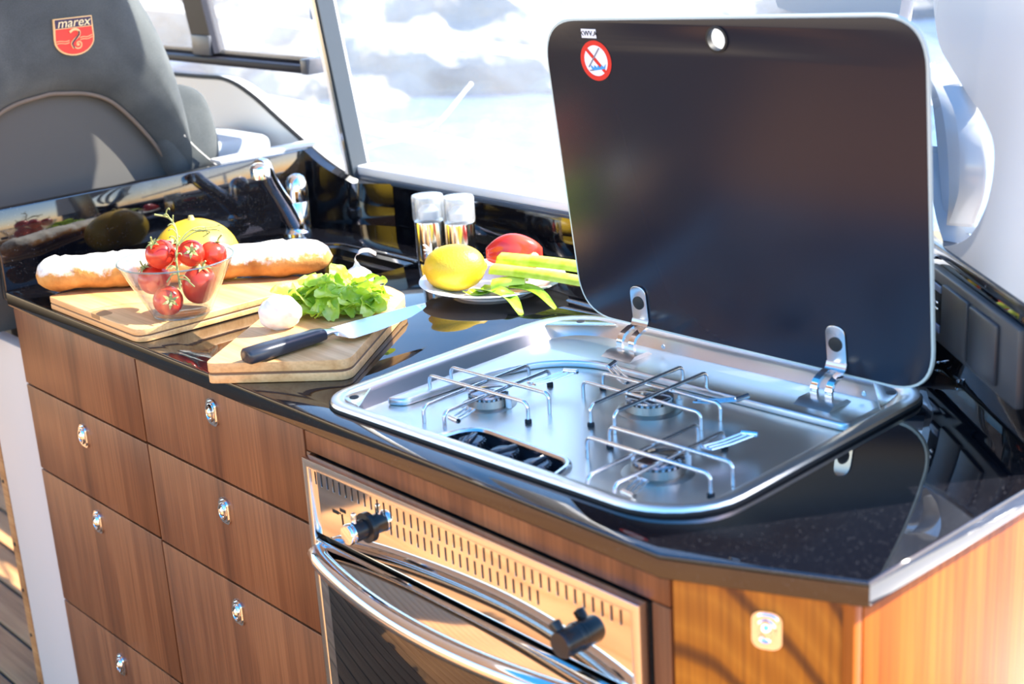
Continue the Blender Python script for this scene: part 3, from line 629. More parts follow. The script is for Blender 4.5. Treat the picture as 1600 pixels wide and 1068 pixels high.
# loaf
def make_bread():
    a = Vector((.108, -.004, 0)); e = Vector((.392, .334, 0)); ax = (e-a); L = ax.length; ax.normalize(); sd = Vector((-ax.y, ax.x, 0))
    loops = []; n = 40; m_ = 60; mid = (a+e)/2
    for i in range(m_+1):
        t = i/m_; q = min(t, 1-t)*L; k = math.sqrt(max(0, 1-(1-min(1, q/.045))**2.2)); k = max(k, .02)
        rw = .036*k*(1+.06*math.sin(t*17)); rh = .0275*k*(1+.05*math.sin(t*23+1))
        l = []
        for j in range(n):
            th = 2*PI*j/n; c, s = math.cos(th), math.sin(th)
            zz = s*rh if s > 0 else s*rh*.82
            p = a+ax*(t*L)+sd*(c*rw*(abs(c)**-.12 if abs(c) > .2 else 1)*.96)+Vector((0, 0, zz+.0235))
            w = noise.noise(p*38)*.0028+noise.noise(p*110)*.0013+.004*max(0, s)*(-1 if abs((t*5.2+c*.25) % 1-.5) < .06 else 0)*k
            p += Vector((c*sd.x, c*sd.y, s))*w*k
            p.z = max(p.z, .0006); l.append(p+Vector((0, 0, BZ)))
        loops.append(l)
    b = MB(); b.loft(loops, True, True)
    M = mat('floury_crust', (.6, .3, .1), .85, 0, .2)
    N, L_, bs = nodes(M); v = coords(M); g = N.new('ShaderNodeNewGeometry'); sx = N.new('ShaderNodeSeparateXYZ'); L_.new(g.outputs['Normal'], sx.inputs[0])
    n1 = noise_tex(M, v, 45, 5, .3, .65); ad = N.new('ShaderNodeMath'); ad.operation = 'MULTIPLY_ADD'; ad.inputs[1].default_value = 1.5; ad.inputs[2].default_value = -.75; L_.new(n1, ad.inputs[0])
    s2 = N.new('ShaderNodeMath'); s2.operation = 'ADD'; L_.new(sx.outputs['Z'], s2.inputs[0]); L_.new(ad.outputs[0], s2.inputs[1])
    crust = ramp(M, noise_tex(M, v, 30, 4), [(.3, (.34, .13, .03)), (.55, (.58, .27, .07)), (.8, (.7, .40, .15))])
    f = ramp(M, s2.outputs[0], [(.25, (0, 0, 0)), (.62, (1, 1, 1))])
    setc(M, mixc(M, f, crust, (.80, .76, .69))); bump(M, noise_tex(M, v, 160, 3), .5, .002)
    o = b.build('bread_loaf', M, world=(mid.x, mid.y, BZ), smooth=60); o.location = (mid.x, mid.y, BZ)
    tag(o, 'long floury bread loaf lying across the board behind the glass bowl', 'bread'); return o
make_bread()
# melon
mc = Vector((.157, .236, .8572))
ml = thing('melon', 'yellow melon resting in the sink behind the loaf', 'melon', tuple(mc))
def melon_loops(r, h):
    ls = []
    for i in range(1, 25):
        p = PI*i/25
        ls.append([Vector((r*math.sin(p)*(1+.012*math.cos(10*2*PI*j/60))*math.cos(2*PI*j/60), r*math.sin(p)*(1+.012*math.cos(10*2*PI*j/60))*math.sin(2*PI*j/60), h-h*math.cos(p))) for j in range(60)])
    return ls
Mm = mat('melon_skin', (.8, .5, .03), .38); cm = ramp(Mm, noise_tex(Mm, coords(Mm, (14, 14, 5)), 1, 4), [(.3, (.72, .40, .015)), (.7, (.85, .60, .05))]); setc(Mm, cm)
b = MB(); b.loft(melon_loops(.0695, .0645), True, True).build('rind', Mm, ml, smooth=60)
MB().lathe([(.006, 0), (.0045, .004), (.0035, .007), (0, .0075)], 10, Matrix.Translation((0, 0, .128))).build('stem_scar', mat('melon_stem', (.45, .38, .15), .7), ml)
# glass bowl
bc = Vector((.401, .073, BZ+.0005))
bo = thing('glass_bowl', 'clear flared glass bowl full of red tomatoes', 'bowl', tuple(bc))
TM = Matrix.Rotation(.05, 4, D_)
H = .078
b = MB(); b.lathe([(0, 0), (.037, 0), (.040, .002), (.0785, H-.001), (.0795, H), (.0785, H+.0012), (.0765, H), (.0385, .006), (.036, .005), (0, .005)], 56)
b.build('vessel', bowl_glass, bo, smooth=50)
rim = MB(); rim.tube([(.078*math.cos(t*PI/32), .078*math.sin(t*PI/32), H) for t in range(64)], .0013, 6, closed=True); rim.build('rolled_rim', thin_glass('rim_glass', (.6, .72, .70), .1, 1.7), bo)
MB().tube([(.0385*math.cos(t*PI/24), .0385*math.sin(t*PI/24), .002) for t in range(48)], .0015, 6, closed=True).build('foot_ring', thin_glass('foot_glass', (.8, .86, .85), .08, 1.7), bo)
tom = mat('tomato_skin', (.62, .028, .014), .2, 0, .5); tl_ = bpy.data.materials['tomato_skin']
tc = ramp(tom, noise_tex(tom, coords(tom), 22, 3), [(.3, (.50, .014, .01)), (.75, (.72, .07, .025))]); setc(tom, tc)
vine = mat('tomato_vine_green', (.28, .30, .10), .6)
def tomato_mesh(rr, hh):
    b = MB(); ls = []
    for i in range(1, 18):
        p = PI*i/18; r = rr*math.sin(p)**.92; z = -hh*math.cos(p)
        dim = .10*hh*math.exp(-((PI-p)/.35)**2)
        ls.append([Vector((r*math.cos(2*PI*j/28), r*math.sin(2*PI*j/28), z-dim)) for j in range(28)])
    b.loft(ls, True, True); return b
def calyx(par, rr, hh):
    c = MB()
    for j in range(6):
        a = j*PI/3+.2; d = Vector((math.cos(a), math.sin(a), 0)); s = Vector((-d.y, d.x, 0)); z = hh*.93; q = rr*.62
        P = [d*.001+Vector((0, 0, z)), d*q*.5+Vector((0, 0, z+.003)), d*q+Vector((0, 0, z+.001))]
        c.add([P[0]-s*.0015, P[0]+s*.0015, P[1]+s*.0022, P[2], P[1]-s*.0022], [(0, 1, 2, 3, 4)])
    c.tube([(0, 0, hh*.88), (.001, 0, hh+.006), (.004, .001, hh+.012)], .0013, 6)
    return c.build('calyx', vine, par, smooth=0)
TOM = [(-0.0342, 0.0073, 0.0496, 0.0225, (.3, -.5, 0), 'plump red tomato low against the left side of the glass bowl'),
       (-0.0124, -0.0206, 0.0246, 0.0205, (1.3, .4, 0), 'red tomato at the bottom of the glass bowl, stalk scar facing the front'),
       (0.0285, -0.0027, 0.0398, 0.0235, (.2, .3, 1), 'tall oval red tomato standing at the right inside the bowl'),
       (-0.0175, -0.0073, 0.0868, 0.0205, (.4, -.3, 0), 'pale red tomato lying on top of the pile, front left of bowl rim'),
       (0.0233, -0.0049, 0.0848, 0.0185, (1.15, .25, 0), 'small bright tomato atop the pile with green star calyx facing the viewer'),
       (-0.0156, 0.0366, 0.0756, 0.0205, (.1, .5, 0), 'red tomato at the back of the pile, partly hidden behind the top ones'),
       (0.047, 0.023, 0.0749, 0.019, (-.2, .4, 0), 'red tomato leaning on the right rim of the bowl')]
for i, (dx, dd, z, r, rot, lab) in enumerate(TOM):
    p = bc+R_*dx+D_*dd+Vector((0, 0, z)); hh = r*(1.14 if i == 2 else .93)
    t = thing('tomato', lab, 'tomato', tuple(p), group='tomatoes in the glass bowl'); tomato_mesh(r, hh).build('flesh', tom, t, smooth=60); calyx(t, r, hh)
    ax = R_*(1) if i in (1, 4) else R_
    t.rotation_euler = (Matrix.Rotation(rot[0], 3, R_) @ Matrix.Rotation(rot[1], 3, D_)).to_euler()
vt = bc+R_*.008+Vector((0, 0, .03))
vv = thing('tomato_vine', 'twisted dry green tomato vine sticking up out of the bowl', 'vine', tuple(vt))
main = arc_pts([vt+D_*-.030+Vector((0, 0, .012)), vt+D_*-.0285+Vector((0, 0, .03)), vt+D_*-.027+Vector((0, 0, .055)), vt+R_*.002+D_*-.014+Vector((0, 0, .084)), vt+R_*-.008+D_*0+Vector((0, 0, .103)), vt+R_*-.028+Vector((0, 0, .110))], 6)
MB().tube(main, .0014, 7).build('main_stem', vine, vv, world=vt)
for j in range(9):
    q = main[10+j*2] if 10+j*2 < len(main) else main[-1]; a = random.uniform(-1, 1); e_ = q+R_*(.012*a+.004)+Vector((0, 0, .006+.006*random.random()))-D_*.004
    MB().tube(arc_pts([q, (q+e_)/2+Vector((0, 0, .003)), e_, e_+R_*.003*a-Vector((0, 0, .002))], 4), .0009, 5).build('side_shoot', vine, vv, world=vt)
for j in range(6):
    q = main[4+j]; e_ = q+R_*random.uniform(-.022, .022)-D_*.006+Vector((0, 0, random.uniform(-.012, .008)))
    MB().tube(arc_pts([q, (q+e_)/2+Vector((0, 0, .004)), e_], 4), .001, 5).build('side_shoot', vine, vv, world=vt)
for j in range(5):
    q = vt+R_*(.03+.007*j)+Vector((0, 0, .086+.004*math.sin(j*2)))-D_*.004; e_ = q+R_*random.uniform(-.012, .016)+Vector((0, 0, random.uniform(-.012, .012)))
    MB().tube(arc_pts([main[15], (main[15]+q)/2+Vector((0, 0, .008)), q, e_], 4), .0009, 5).build('side_shoot', vine, vv, world=vt)
# garlic bulbs
gmat = mat('garlic_skin', (.80, .77, .74), .55, 0, .3); setc(gmat, ramp(gmat, noise_tex(gmat, coords(gmat, (60, 60, 6)), 1, 3), [(.35, (.72, .64, .62)), (.6, (.84, .82, .79))]))
def garlic(label, loc, r, stalk, tilt=(0, 0, 0)):
    t = thing('garlic_bulb', label, 'garlic', loc, group='garlic bulbs'); b = MB(); ls = []
    pr = [(.25, 0), (.72, .06), (.98, .35), (1, .62), (.86, .95), (.55, 1.22), (.26, 1.42), (.16, 1.62), (.12, 1.75)]
    for k_, z in pr:
        ls.append([Vector((r*k_*(1+.07*abs(math.cos(3.5*2*PI*j/56))*min(1, k_*1.5))*math.cos(2*PI*j/56), r*k_*(1+.07*abs(math.cos(3.5*2*PI*j/56)))*math.sin(2*PI*j/56), r*z*.92)) for j in range(56)])
    b.loft(ls, True, True).build('bulb', gmat, t, smooth=60)
    if stalk:
        P = arc_pts([Vector((0, 0, r*1.5)), R_*-.002+Vector((0, 0, r*1.5+.008)), R_*.006+Vector((0, 0, r*1.5+.017)), R_*.018+Vector((0, 0, r*1.5+.018)), R_*.028+Vector((0, 0, r*1.5+.012))], 5)
        b = MB(); w = Vector((0, 0, 1)); A = []; B = []
        for i, p in enumerate(P):
            k_ = .005*(1-.4*i/len(P)); n = (D_+Vector((0, 0, .6 if i > 8 else 0))).normalized(); A.append(p+n*k_); B.append(p-n*k_)
        b.loft([A, B, [p+Vector((0, 0, .0008))+R_*.0008 for p in B], [p+Vector((0, 0, .0008))+R_*.0008 for p in A]], closed=False); b.build('dry_stalk', mat('dry_stalk_pink', (.78, .62, .52), .7), t)
    t.rotation_euler = tilt; return t
garlic('white garlic bulb lying beside the knife handle on the front board', (.614, .097, B2+.0155), .0265, False, (-.75, -.75, .4))
garlic('garlic bulb with curled dry stalk behind the cut lettuce', (.512, .292, B2+.0002), .021, True, (0, 0, 0))
# cut lettuce
lt_m = mat('lettuce_green', (.25, .46, .035), .42, 0, .4, Subsurface_Weight=0)
N, L, bs = nodes(lt_m); nn = noise_tex(lt_m, coords(lt_m), 35, 4, .6); setc(lt_m, ramp(lt_m, nn, [(.28, (.26, .46, .015)), (.5, (.46, .64, .05)), (.72, (.72, .80, .32))]))
tr_ = N.new('ShaderNodeBsdfTranslucent'); tr_.inputs[0].default_value = (.55, .74, .06, 1); mx = N.new('ShaderNodeMixShader'); mx.inputs[0].default_value = .38
L.new(bs.outputs[0], mx.inputs[1]); L.new(tr_.outputs[0], mx.inputs[2]); L.new(mx.outputs[0], N['Material Output'].inputs[0])
def leaf_mesh(seed):
    rnd = random.Random(seed); nx, ny = 9, 7; w = rnd.uniform(.014, .024); l = rnd.uniform(.022, .036); cv_ = rnd.uniform(6, 16); ph = rnd.uniform(0, 6)
    vs_ = []; fs_ = []
    for i in range(nx):
        for j in range(ny):
            a = i/(nx-1)*2-1; c = j/(ny-1)*2-1
            x = a*l*(1-.18*c*c); y = c*w*(1-.35*a*a)
            z = -cv_*(x*x)*1.2+cv_*y*y*.9+.0028*math.sin(a*7+ph)*abs(c)+.0022*math.sin(c*9+ph*2)*abs(a)
            vs_.append((x, y, z))
    for i in range(nx-1):
        for j in range(ny-1): fs_.append((i*ny+j, (i+1)*ny+j, (i+1)*ny+j+1, i*ny+j+1))
    b = MB(); b.add(vs_, fs_); o = b.build('leaf', lt_m, smooth=70); me = o.data; bpy.data.objects.remove(o); return me
LEAF = [leaf_mesh(s) for s in range(7)]
lc = Vector((.575, .197, B2)); lt = thing('cut_lettuce', 'heap of chopped bright green lettuce on the front board', 'lettuce', tuple(lc))
rnd = random.Random(3)
for i in range(125):
    a = rnd.uniform(0, 2*PI); q = math.sqrt(rnd.random()); rr = q*.074
    h = (1-q**1.6)*.050*rnd.uniform(.25, 1)+.006
    dx, dd = rr*math.cos(a)*.92, rr*math.sin(a)*.80
    o = bpy.data.objects.new('leaf', LEAF[i % 7]); COL.objects.link(o); o.parent = lt
    p = R_*(dx+.008)+D_*dd+Vector((0, 0, h)); o.location = p
    o.rotation_euler = (rnd.uniform(-.9, .9), rnd.uniform(-.7, .7), rnd.uniform(0, 6.28)); s = rnd.uniform(.45, .85)*(1 if h > .016 else .8); o.scale = (s, s, s)
    # keep every leaf above the board
    zmin = min((o.rotation_euler.to_matrix() @ (Vector(v.co)*s)).z for v in o.data.vertices)
    if h+zmin < .0006: o.location.z += .0006-(h+zmin)
# knife
KB = Vector((.690, -.004)); KF = Vector((.676, .108)); KT = Vector((.690, .272)); kz = B2+.0105
kf = thing('kitchen_knife', "black-handled chef's knife lying across the front board, tip over the worktop", 'knife', (KF.x, KF.y, B2)); OK_ = Vector((KF.x, KF.y, B2))
ax = (KT-KB).normalized(); sd = Vector((ax.y, -ax.x)); KBv = Vector((*KB, 0)); axv = Vector((*ax, 0)); sdv = Vector((*sd, 0))
ls = []
for t, w, h in ((0, .0105, .0075), (.003, .0135, .0095), (.03, .014, .0100), (.07, .0125, .0092), (.100, .0115, .0085), (.112, .0105, .0070)):
    ls.append([KBv+axv*t+sdv*(w*math.copysign(abs(math.cos(a))**.75, math.cos(a)))+Vector((0, 0, B2+.0102+h*math.copysign(abs(math.sin(a))**.75, math.sin(a)))) for a in [2*PI*j/24 for j in range(24)]])
MB().loft(ls, True, True).build('handle', mat('knife_handle_black', (.02, .024, .034), .3), kf, world=OK_, smooth=50)
ls = []
for t, w, h in ((.112, .0102, .0066), (.120, .0085, .0045), (.130, .0095, .0022)):
    ls.append([KBv+axv*t+sdv*(w*math.cos(a))+Vector((0, 0, B2+.0102+h*math.sin(a))) for a in [2*PI*j/20 for j in range(20)]])
MB().loft(ls, True, True).build('bolster', steel, kf, world=OK_)
Lb = (KT-KB).length; bl_ = MB()
prof = [(.126, -.011, .009), (.130, -.011, .030), (.134, -.011, .036), (.17, -.0105, .0355), (.20, -.009, .031), (.235, -.0065, .022), (.262, -.0035, .010), (Lb, -.0005, .0008)]
A = [KBv+axv*t+sdv*a for t, a, b_ in prof]; Bq = [KBv+axv*t+sdv*b_ for t, a, b_ in prof]
zz = lambda p, d: p+Vector((0, 0, B2+.0102+d))
bl_.loft([[zz(p, .0009) for p in A], [zz(p, .0001-.004) for p in Bq], [zz(p, -.0001-.004) for p in Bq], [zz(p, -.0009) for p in A], [zz(p, .0009) for p in A]], closed=False)
bl_.build('blade', mat('blade_steel', (.80, .82, .86), .16, 1), kf, world=OK_, smooth=20)
# plate with lemon, pepper, celery
pc = Vector((.616, .452, .9003))
pt = MB(); pt.lathe([(0, .003), (.055, .003), (.066, .0045), (.088, .0125), (.104, .0175), (.1055, .0187), (.104, .0198), (.086, .0155), (.064, .0075), (.054, .0062), (0, .0062)], 64)
pl_ = thing('dinner_plate', 'white china plate with lemon, pepper and celery', 'plate', tuple(pc))
pt.build('dish', mat('white_china', (.82, .82, .83), .12), pl_, smooth=50); MB().lathe([(.055, .0032), (.056, 0), (.060, 0), (.061, .0040)], 48, cap=False).build('foot_ring', bpy.data.materials['white_china'], pl_)
PZ = pc.z+.0064
lm = thing('lemon', 'big yellow lemon sitting at the front of the white plate', 'lemon', (.593, .403, PZ))
b = MB(); ls = []
for i in range(1, 24):
    t = i/24; x = -math.cos(PI*t); r = .0335*math.sin(PI*t)**.86
    if x > .93: r *= 1.0
    ls.append([R_*(x*.0435+(0))+D_*(r*math.cos(2*PI*j/36))+Vector((0, 0, r*math.sin(2*PI*j/36)+.0340)) for j in range(36)])
b.loft(ls, True, True)
lmat = mat('lemon_zest', (.86, .55, .02), .4); bump(lmat, noise_tex(lmat, coords(lmat), 330, 2), .35, .0015); setc(lmat, ramp(lmat, noise_tex(lmat, coords(lmat), 14, 3), [(.3, (.82, .46, .012)), (.7, (.90, .62, .03))]))
b.build('peel', lmat, lm, smooth=60)
for sgn in (-1, 1): MB().lathe([(.009, 0), (.006, .003), (.003, .0048), (0, .0052)], 12, Matrix.Translation(R_*(sgn*.0415)+Vector((0, 0, .034))) @ R_.to_track_quat('Z', 'Y').to_matrix().to_4x4() @ Matrix.Rotation(0 if sgn > 0 else PI, 4, 'X')).build('nub', lmat, lm)
# red pepper
pp = Vector((.594, .516, PZ+.004)); pr = thing('red_pepper', 'glossy red bell pepper on the back of the plate', 'pepper', tuple(pp))
b = MB(); ls = []
for i in range(1, 20):
    t = i/20; x = (t-.5)*.092; r = .030*(math.sin(PI*min(1, t*1.02))**.5)*(1.08-.35*(1-t))
    ls.append([R_*x+D_*(r*(1+.17*math.cos(3*th+.9))*math.cos(th))+Vector((0, 0, .027+.004*math.sin(t*5)+r*.9*(1+.17*math.cos(3*th+.9))*math.sin(th))) for th in [2*PI*j/42 for j in range(42)]])
b.loft(ls, True, True); pmt = mat('pepper_skin', (.62, .035, .03), .14); setc(pmt, ramp(pmt, noise_tex(pmt, coords(pmt), 18, 2), [(.35, (.56, .02, .02)), (.72, (.72, .10, .04))])); b.build('flesh', pmt, pr, smooth=60)
MB().tube(arc_pts([R_*.026-D_*.022+Vector((0, 0, .022)), R_*.026-D_*.030+Vector((0, 0, .024)), R_*.030-D_*.036+Vector((0, 0, .030))], 4), [.0085, .008, .0065, .006, .0058, .0055, .0055, .006, .0065], 10).build('stalk', mat('pepper_stalk', (.30, .45, .04), .5), pr)
# celery sticks
cel = mat('celery_green', (.52, .62, .04), .35); setc(cel, ramp(cel, noise_tex(cel, coords(cel, (60, 60, 60)), 1, 2), [(.35, (.44, .56, .02)), (.7, (.66, .70, .10))]))
def celery(label, A, B, w, lift, seed):
    A = Vector(A); B = Vector(B); ax_ = (B-A); L0 = ax_.length; ax_.normalize(); s_ = Vector((ax_.y, -ax_.x, 0)).normalized(); u_ = s_.cross(ax_); u_ = u_ if u_.z > 0 else -u_
    ls = []
    for i in range(15):
        t = i/14; c = A+(B-A)*t+Vector((0, 0, lift*math.sin(PI*t))); k_ = w*(1-.18*t); l = []
        for j in range(9): a = PI*(j/8)*1.05-.08; l.append(c+s_*(k_*math.cos(a))+u_*(k_*.75*math.sin(a)+.0004*math.cos(j*PI)))
        for j in range(8, -1, -1): a = PI*(j/8)*1.05-.08; l.append(c+s_*(k_*.66*math.cos(a))+u_*(k_*.36*math.sin(a)-.001))
        ls.append(l)
    mid = (A+B)/2; o = MB().loft(ls, True, True).build('celery_stick', cel, world=mid, smooth=50); o.location = mid; tag(o, label, 'celery', 'celery on the plate'); return o
celery('long pale celery stick at the back, reaching behind the lid', (.612, .476, PZ+.031), (.842, .532, .933), .0165, .004, 1)
celery('long yellow-green celery stick at the front, reaching behind the lid', (.632, .444, PZ+.026), (.84, .484, .930), .0150, .003, 2)
celery('short celery stump lying across the right of the lemon', (.650, .425, PZ+.010), (.690, .452, PZ+.018), .0145, .002, 3)
# green leek leaves and spring onion
gl = mat('leek_green', (.20, .40, .015), .35); setc(gl, ramp(gl, noise_tex(gl, coords(gl, (10, 40, 40)), 3, 3), [(.3, (.12, .30, .01)), (.6, (.36, .55, .03)), (.8, (.68, .74, .35))]))
def leafblade(label, pts, w, seed):
    P = arc_pts(pts, 5); A = []; B = []; Cc = []
    for i, p in enumerate(P):
        t = (P[min(i+1, len(P)-1)]-P[max(i-1, 0)]).normalized(); s_ = t.cross(Vector((0, 0, 1))).normalized(); k_ = w*(1-.75*abs(i/(len(P)-1)*1.3-.35)**1.6); k_ = max(k_, .0012)
        A.append(p+s_*k_); Cc.append(p-Vector((0, 0, k_*.5))); B.append(p-s_*k_)
    d = Vector((0, 0, .0009)); mid = P[len(P)//2].copy(); mid.z = P[-1].z if P[-1].z < P[0].z else P[0].z
    b = MB(); b.loft([A, Cc, B, [p-d for p in B], [p-d for p in Cc], [p-d for p in A], A], closed=False)
    o = b.build('celery_leaf', gl, world=mid, smooth=60); o.location = mid; tag(o, label, 'leaf', 'green leaves on the plate rim'); return o
leafblade('green celery leaf drooping over the plate rim, nearest the lemon', [(.634, .410, PZ+.012), (.672, .408, PZ+.016), (.712, .402, PZ+.012), (.742, .392, .9022)], .013, 1)
leafblade('green celery leaf draped over the plate rim, nearest the celery stump', [(.668, .432, PZ+.014), (.705, .432, PZ+.020), (.738, .432, PZ+.016), (.768, .43, .9065)], .012, 2)
leafblade('flat yellow-green leaf tucked under the right side of the lemon', [(.622, .398, PZ+.008), (.645, .400, PZ+.006), (.668, .414, PZ+.012)], .009, 3)
so3 = Vector((.492, .442, .9003))
on = thing('spring_onion', 'small white spring onion with wispy roots between mill and lemon', 'onion', tuple(so3)); 
b = MB(); b.lathe([(.002, 0), (.007, .003), (.009, .012), (.007, .022), (.005, .040), (.005, .05), (0, .0505)], 16, Matrix.Scale(.55, 4) ).build('bulb', mat('onion_white', (.82, .82, .74), .35), on)
b = MB(); b.tube([(0, 0, .020), (0, 0, .034)], .003, 8)
for j in range(26):
    a = random.uniform(0, 2*PI); e_ = Vector((math.cos(a)*.012, math.sin(a)*.012, random.uniform(.034, .052))); b.tube(arc_pts([Vector((0, 0, .030)), e_*.6+Vector((0, 0, .016)), e_], 3), .0007, 4)
o = b.build('roots', mat('onion_roots', (.74, .70, .62), .8), on); o['kind'] = 'stuff'
# mills
mst = mat('mill_steel', (.80, .76, .70), .14, 1)
def mill(label, x, y, r):
    t = thing('pepper_mill', label, 'mill', (x, y, .9003), group='pair of mills'); 
    MB().lathe([(r*.92, 0), (r, .002), (r, .060), (r*.985, .062), (0, .062)], 36).build('steel_body', mst, t)
    MB().lathe([(r*1.01, .0622), (r*1.06, .066), (r*1.06, .100), (r*1.02, .1025), (r*.86, .1025), (r*.84, .099), (r*.84, .066), (0, .0655)], 36).build('clear_hood', acrylic, t, smooth=50)
    MB().lathe([(r*.70, .0662), (r*.70, .078), (r*.4, .086), (0, .087)], 28).build('grinder', mat('mill_grinder', (.72, .72, .72), .4), t)
    MB().lathe([(r*.80, .0996), (r*.80, .1018), (0, .102)], 32).build('hood_disc', mat('frosted_disc', (.62, .66, .72), .3), t)
    return t
mill('left steel mill with clear hood, by the sink corner', .402, .512, .0235); mill('right steel mill with clear hood, just behind the lemon', .452, .532, .0235)

# ================================================================ HELM SEAT
SX = -.075
se = thing('helm_seat', 'grey suede helm seat back with embroidered crest', 'seat', (-.2, .22, .8)); OSE = (-.2, .22, .8)
half_in = [(.165, 1.172), (.178, 1.171), (.233, 1.162), (.276, 1.138), (.326, 1.078), (.368, 1.008), (.385, .985)]
half_out = [(.165, 1.515), (.195, 1.508), (.265, 1.45), (.345, 1.32), (.386, 1.22), (.398, 1.13), (.392, 1.05)]
sym = lambda h: [Vector((.33-y, z, 0)) for y, z in h[:0:-1]]+[Vector((y, z, 0)) for y, z in h]
inner = arc_pts(sym(half_in), 6); outer = arc_pts(sym(half_out), 6)
ls = []; nn_ = 22
for i, (a, o_) in enumerate(zip(inner, outer)):
    l = []
    for j in range(nn_+1):
        t = j/nn_; y = a.x+(o_.x-a.x)*t; z = a.y+(o_.y-a.y)*t; q = min(t, 1-t)
        wdt = (Vector((o_.x-a.x, o_.y-a.y))).length
        dd = q*wdt; bu = .045*(1-math.exp(-dd/.035))
        l.append(Vector((SX-.055+bu*1.22-.10*max(0, t-.55)**2*wdt*3, y, z)))
    l += [Vector((SX-.16, o_.x-.02, o_.y-.02)), Vector((SX-.16, a.x, a.y))]
    ls.append(l)
bs_ = MB(); bs_.loft(ls, True, True).build('headrest_bolster', suede, se, world=OSE, smooth=60)
MB().tube([Vector((SX-.048, p.x, p.y)) for p in inner], .0035, 8).build('arch_piping', mat('seam_brown', (.16, .12, .09), .8), se, world=OSE)
pb = MB(); pol = [(-.055, .80), (.385, .80), (.39, .98)]+[(p.x, p.y+.012) for p in inner[::-1]]+[(-.06, .98)]
MYZ = Matrix(((0, 0, 1, 0), (1, 0, 0, 0), (0, 1, 0, 0), (0, 0, 0, 1)))
pb.prism(pol, SX-.14, SX-.062, M=MYZ); pb.build('lower_back', suede_low, se, world=OSE, smooth=0)
# side wing
wi = arc_pts([(.37, 1.16), (.415, 1.152), (.44, 1.136), (.452, 1.09), (.457, 1.036), (.445, 1.006), (.405, .998), (.362, 1.005), (.345, 1.05)], 5) if False else [(p.x, p.y) for p in arc_pts([Vector((.36, 1.158, 0)), Vector((.408, 1.154, 0)), Vector((.438, 1.136, 0)), Vector((.452, 1.09, 0)), Vector((.457, 1.036, 0)), Vector((.444, 1.006, 0)), Vector((.405, .996, 0)), Vector((.362, 1.0, 0)), Vector((.338, 1.06, 0))], 5)]
cxw = sum(p[0] for p in wi)/len(wi); cyw = sum(p[1] for p in wi)/len(wi)
b = MB(); b.loft([[Vector((SX-.05+x, cxw+(y-cxw)*k_, cyw+(z-cyw)*k_)) for y, z in wi] for x, k_ in ((-.09, .96), (-.02, 1), (.0, .99), (.012, .94), (.02, .84), (.026, .65), (.028, .35), (.0285, .02))], True, True)
b.build('side_wing', suede, se, world=OSE, smooth=60)
b = MB(); b.loft([[Vector((SX-.05+x, .33-(cxw+(y-cxw)*k_), cyw+(z-cyw)*k_)) for y, z in wi] for x, k_ in ((-.09, .96), (-.02, 1), (.0, .99), (.012, .94), (.02, .84), (.026, .65), (.028, .35), (.0285, .02))], True, True)
b.build('side_wing', suede, se, world=OSE, smooth=60)
MB().box(SX-.50, -.05, .78, SX-.10, .38, .86, .03, seg=3).build('seat_cushion', suede, se, world=OSE)
MB().tube(arc_pts([Vector((SX-.012, .375, 1.075)), Vector((SX-.014, .395, 1.05)), Vector((SX-.018, .425, 1.02)), Vector((SX-.022, .44, 1.008))], 5), .0014, 6).build('stitching', mat('pale_thread', (.62, .58, .52), .8), se, world=OSE)
MB().box(SX-.34, .09, .001, SX-.20, .25, .79, .01).build('pedestal', mat('seat_pedestal', (.06, .06, .065), .6), se, world=OSE)
# crest
XE = SX-.0008
em = Matrix(((0, .13, 1, XE), (1, 0, 0, .1985), (0, 1, 0, 1.264), (0, 0, 0, 1))) @ Matrix.Rotation(-.0, 4, 'Z')
gold = mat('gold_thread', (.80, .50, .22), .6); cred = mat('crest_red', (.72, .045, .03), .65); navy = mat('crest_navy', (.035, .02, .06), .6)
def emb(me, name, mt, par, h): me.transform(Matrix.Translation(-Vector(OSE)) @ em @ Matrix.Translation((0, 0, h))); return finish(name, me, mt, par, smooth=0)
sh = [(-.0325, .028), (.0325, .028), (.034, -.004)]+[(.034*math.cos(t), -.006-.026*math.sin(t)) for t in [PI*k/14 for k in range(1, 14)]]+[(-.034, -.004)]
em0 = emb(plate2d(sh, [], -.02, 0), 'crest', gold, se, 0); em0['label'] = 'embroidered red, navy and gold shield crest'
emb(plate2d([(x*.94, y*.94) for x, y in sh if y < .02][0:0]+[(.0308, .0115), (.0318, -.004)]+[(.032*math.cos(t), -.006-.0238*math.sin(t)) for t in [PI*k/14 for k in range(1, 14)]]+[(-.0318, -.004), (-.0308, .0115)], [], 0, .0006), 'red_field', cred, em0, 0)
emb(plate2d([(-.0308, .0265), (.0308, .0265), (.0308, .0128), (-.0308, .0128)], [], 0, .0006), 'navy_band', navy, em0, 0)
tmm = text_mesh('marex', .0205, .25); tmm.transform(Matrix.Scale(1.06, 4, (1, 0, 0)) @ Matrix.Translation((0, .0008, 0)))
tmm.transform(Matrix.Translation((0, .0192, 0))); emb(tmm, 'crest_lettering', mat('pale_gold_thread', (.85, .70, .40), .6), em0, .001)
def embt(name, pts, r, mt):
    b = MB(); b.tube([em @ Vector((x, y, .0008)) for x, y in pts], r, 6); return b.build(name, mt, em0, world=OSE)
for dy in (0, -.0034):
    embt('wave_line', [(-.031+.0036*i, -.0075+dy+.0008*math.sin(i*1.1)) for i in range(7)], .0006, gold)
    embt('wave_line', [(.009+.0036*i, -.005+dy+.0009*math.sin(i*1.3)+.0012*i*.3) for i in range(7)], .0006, gold)
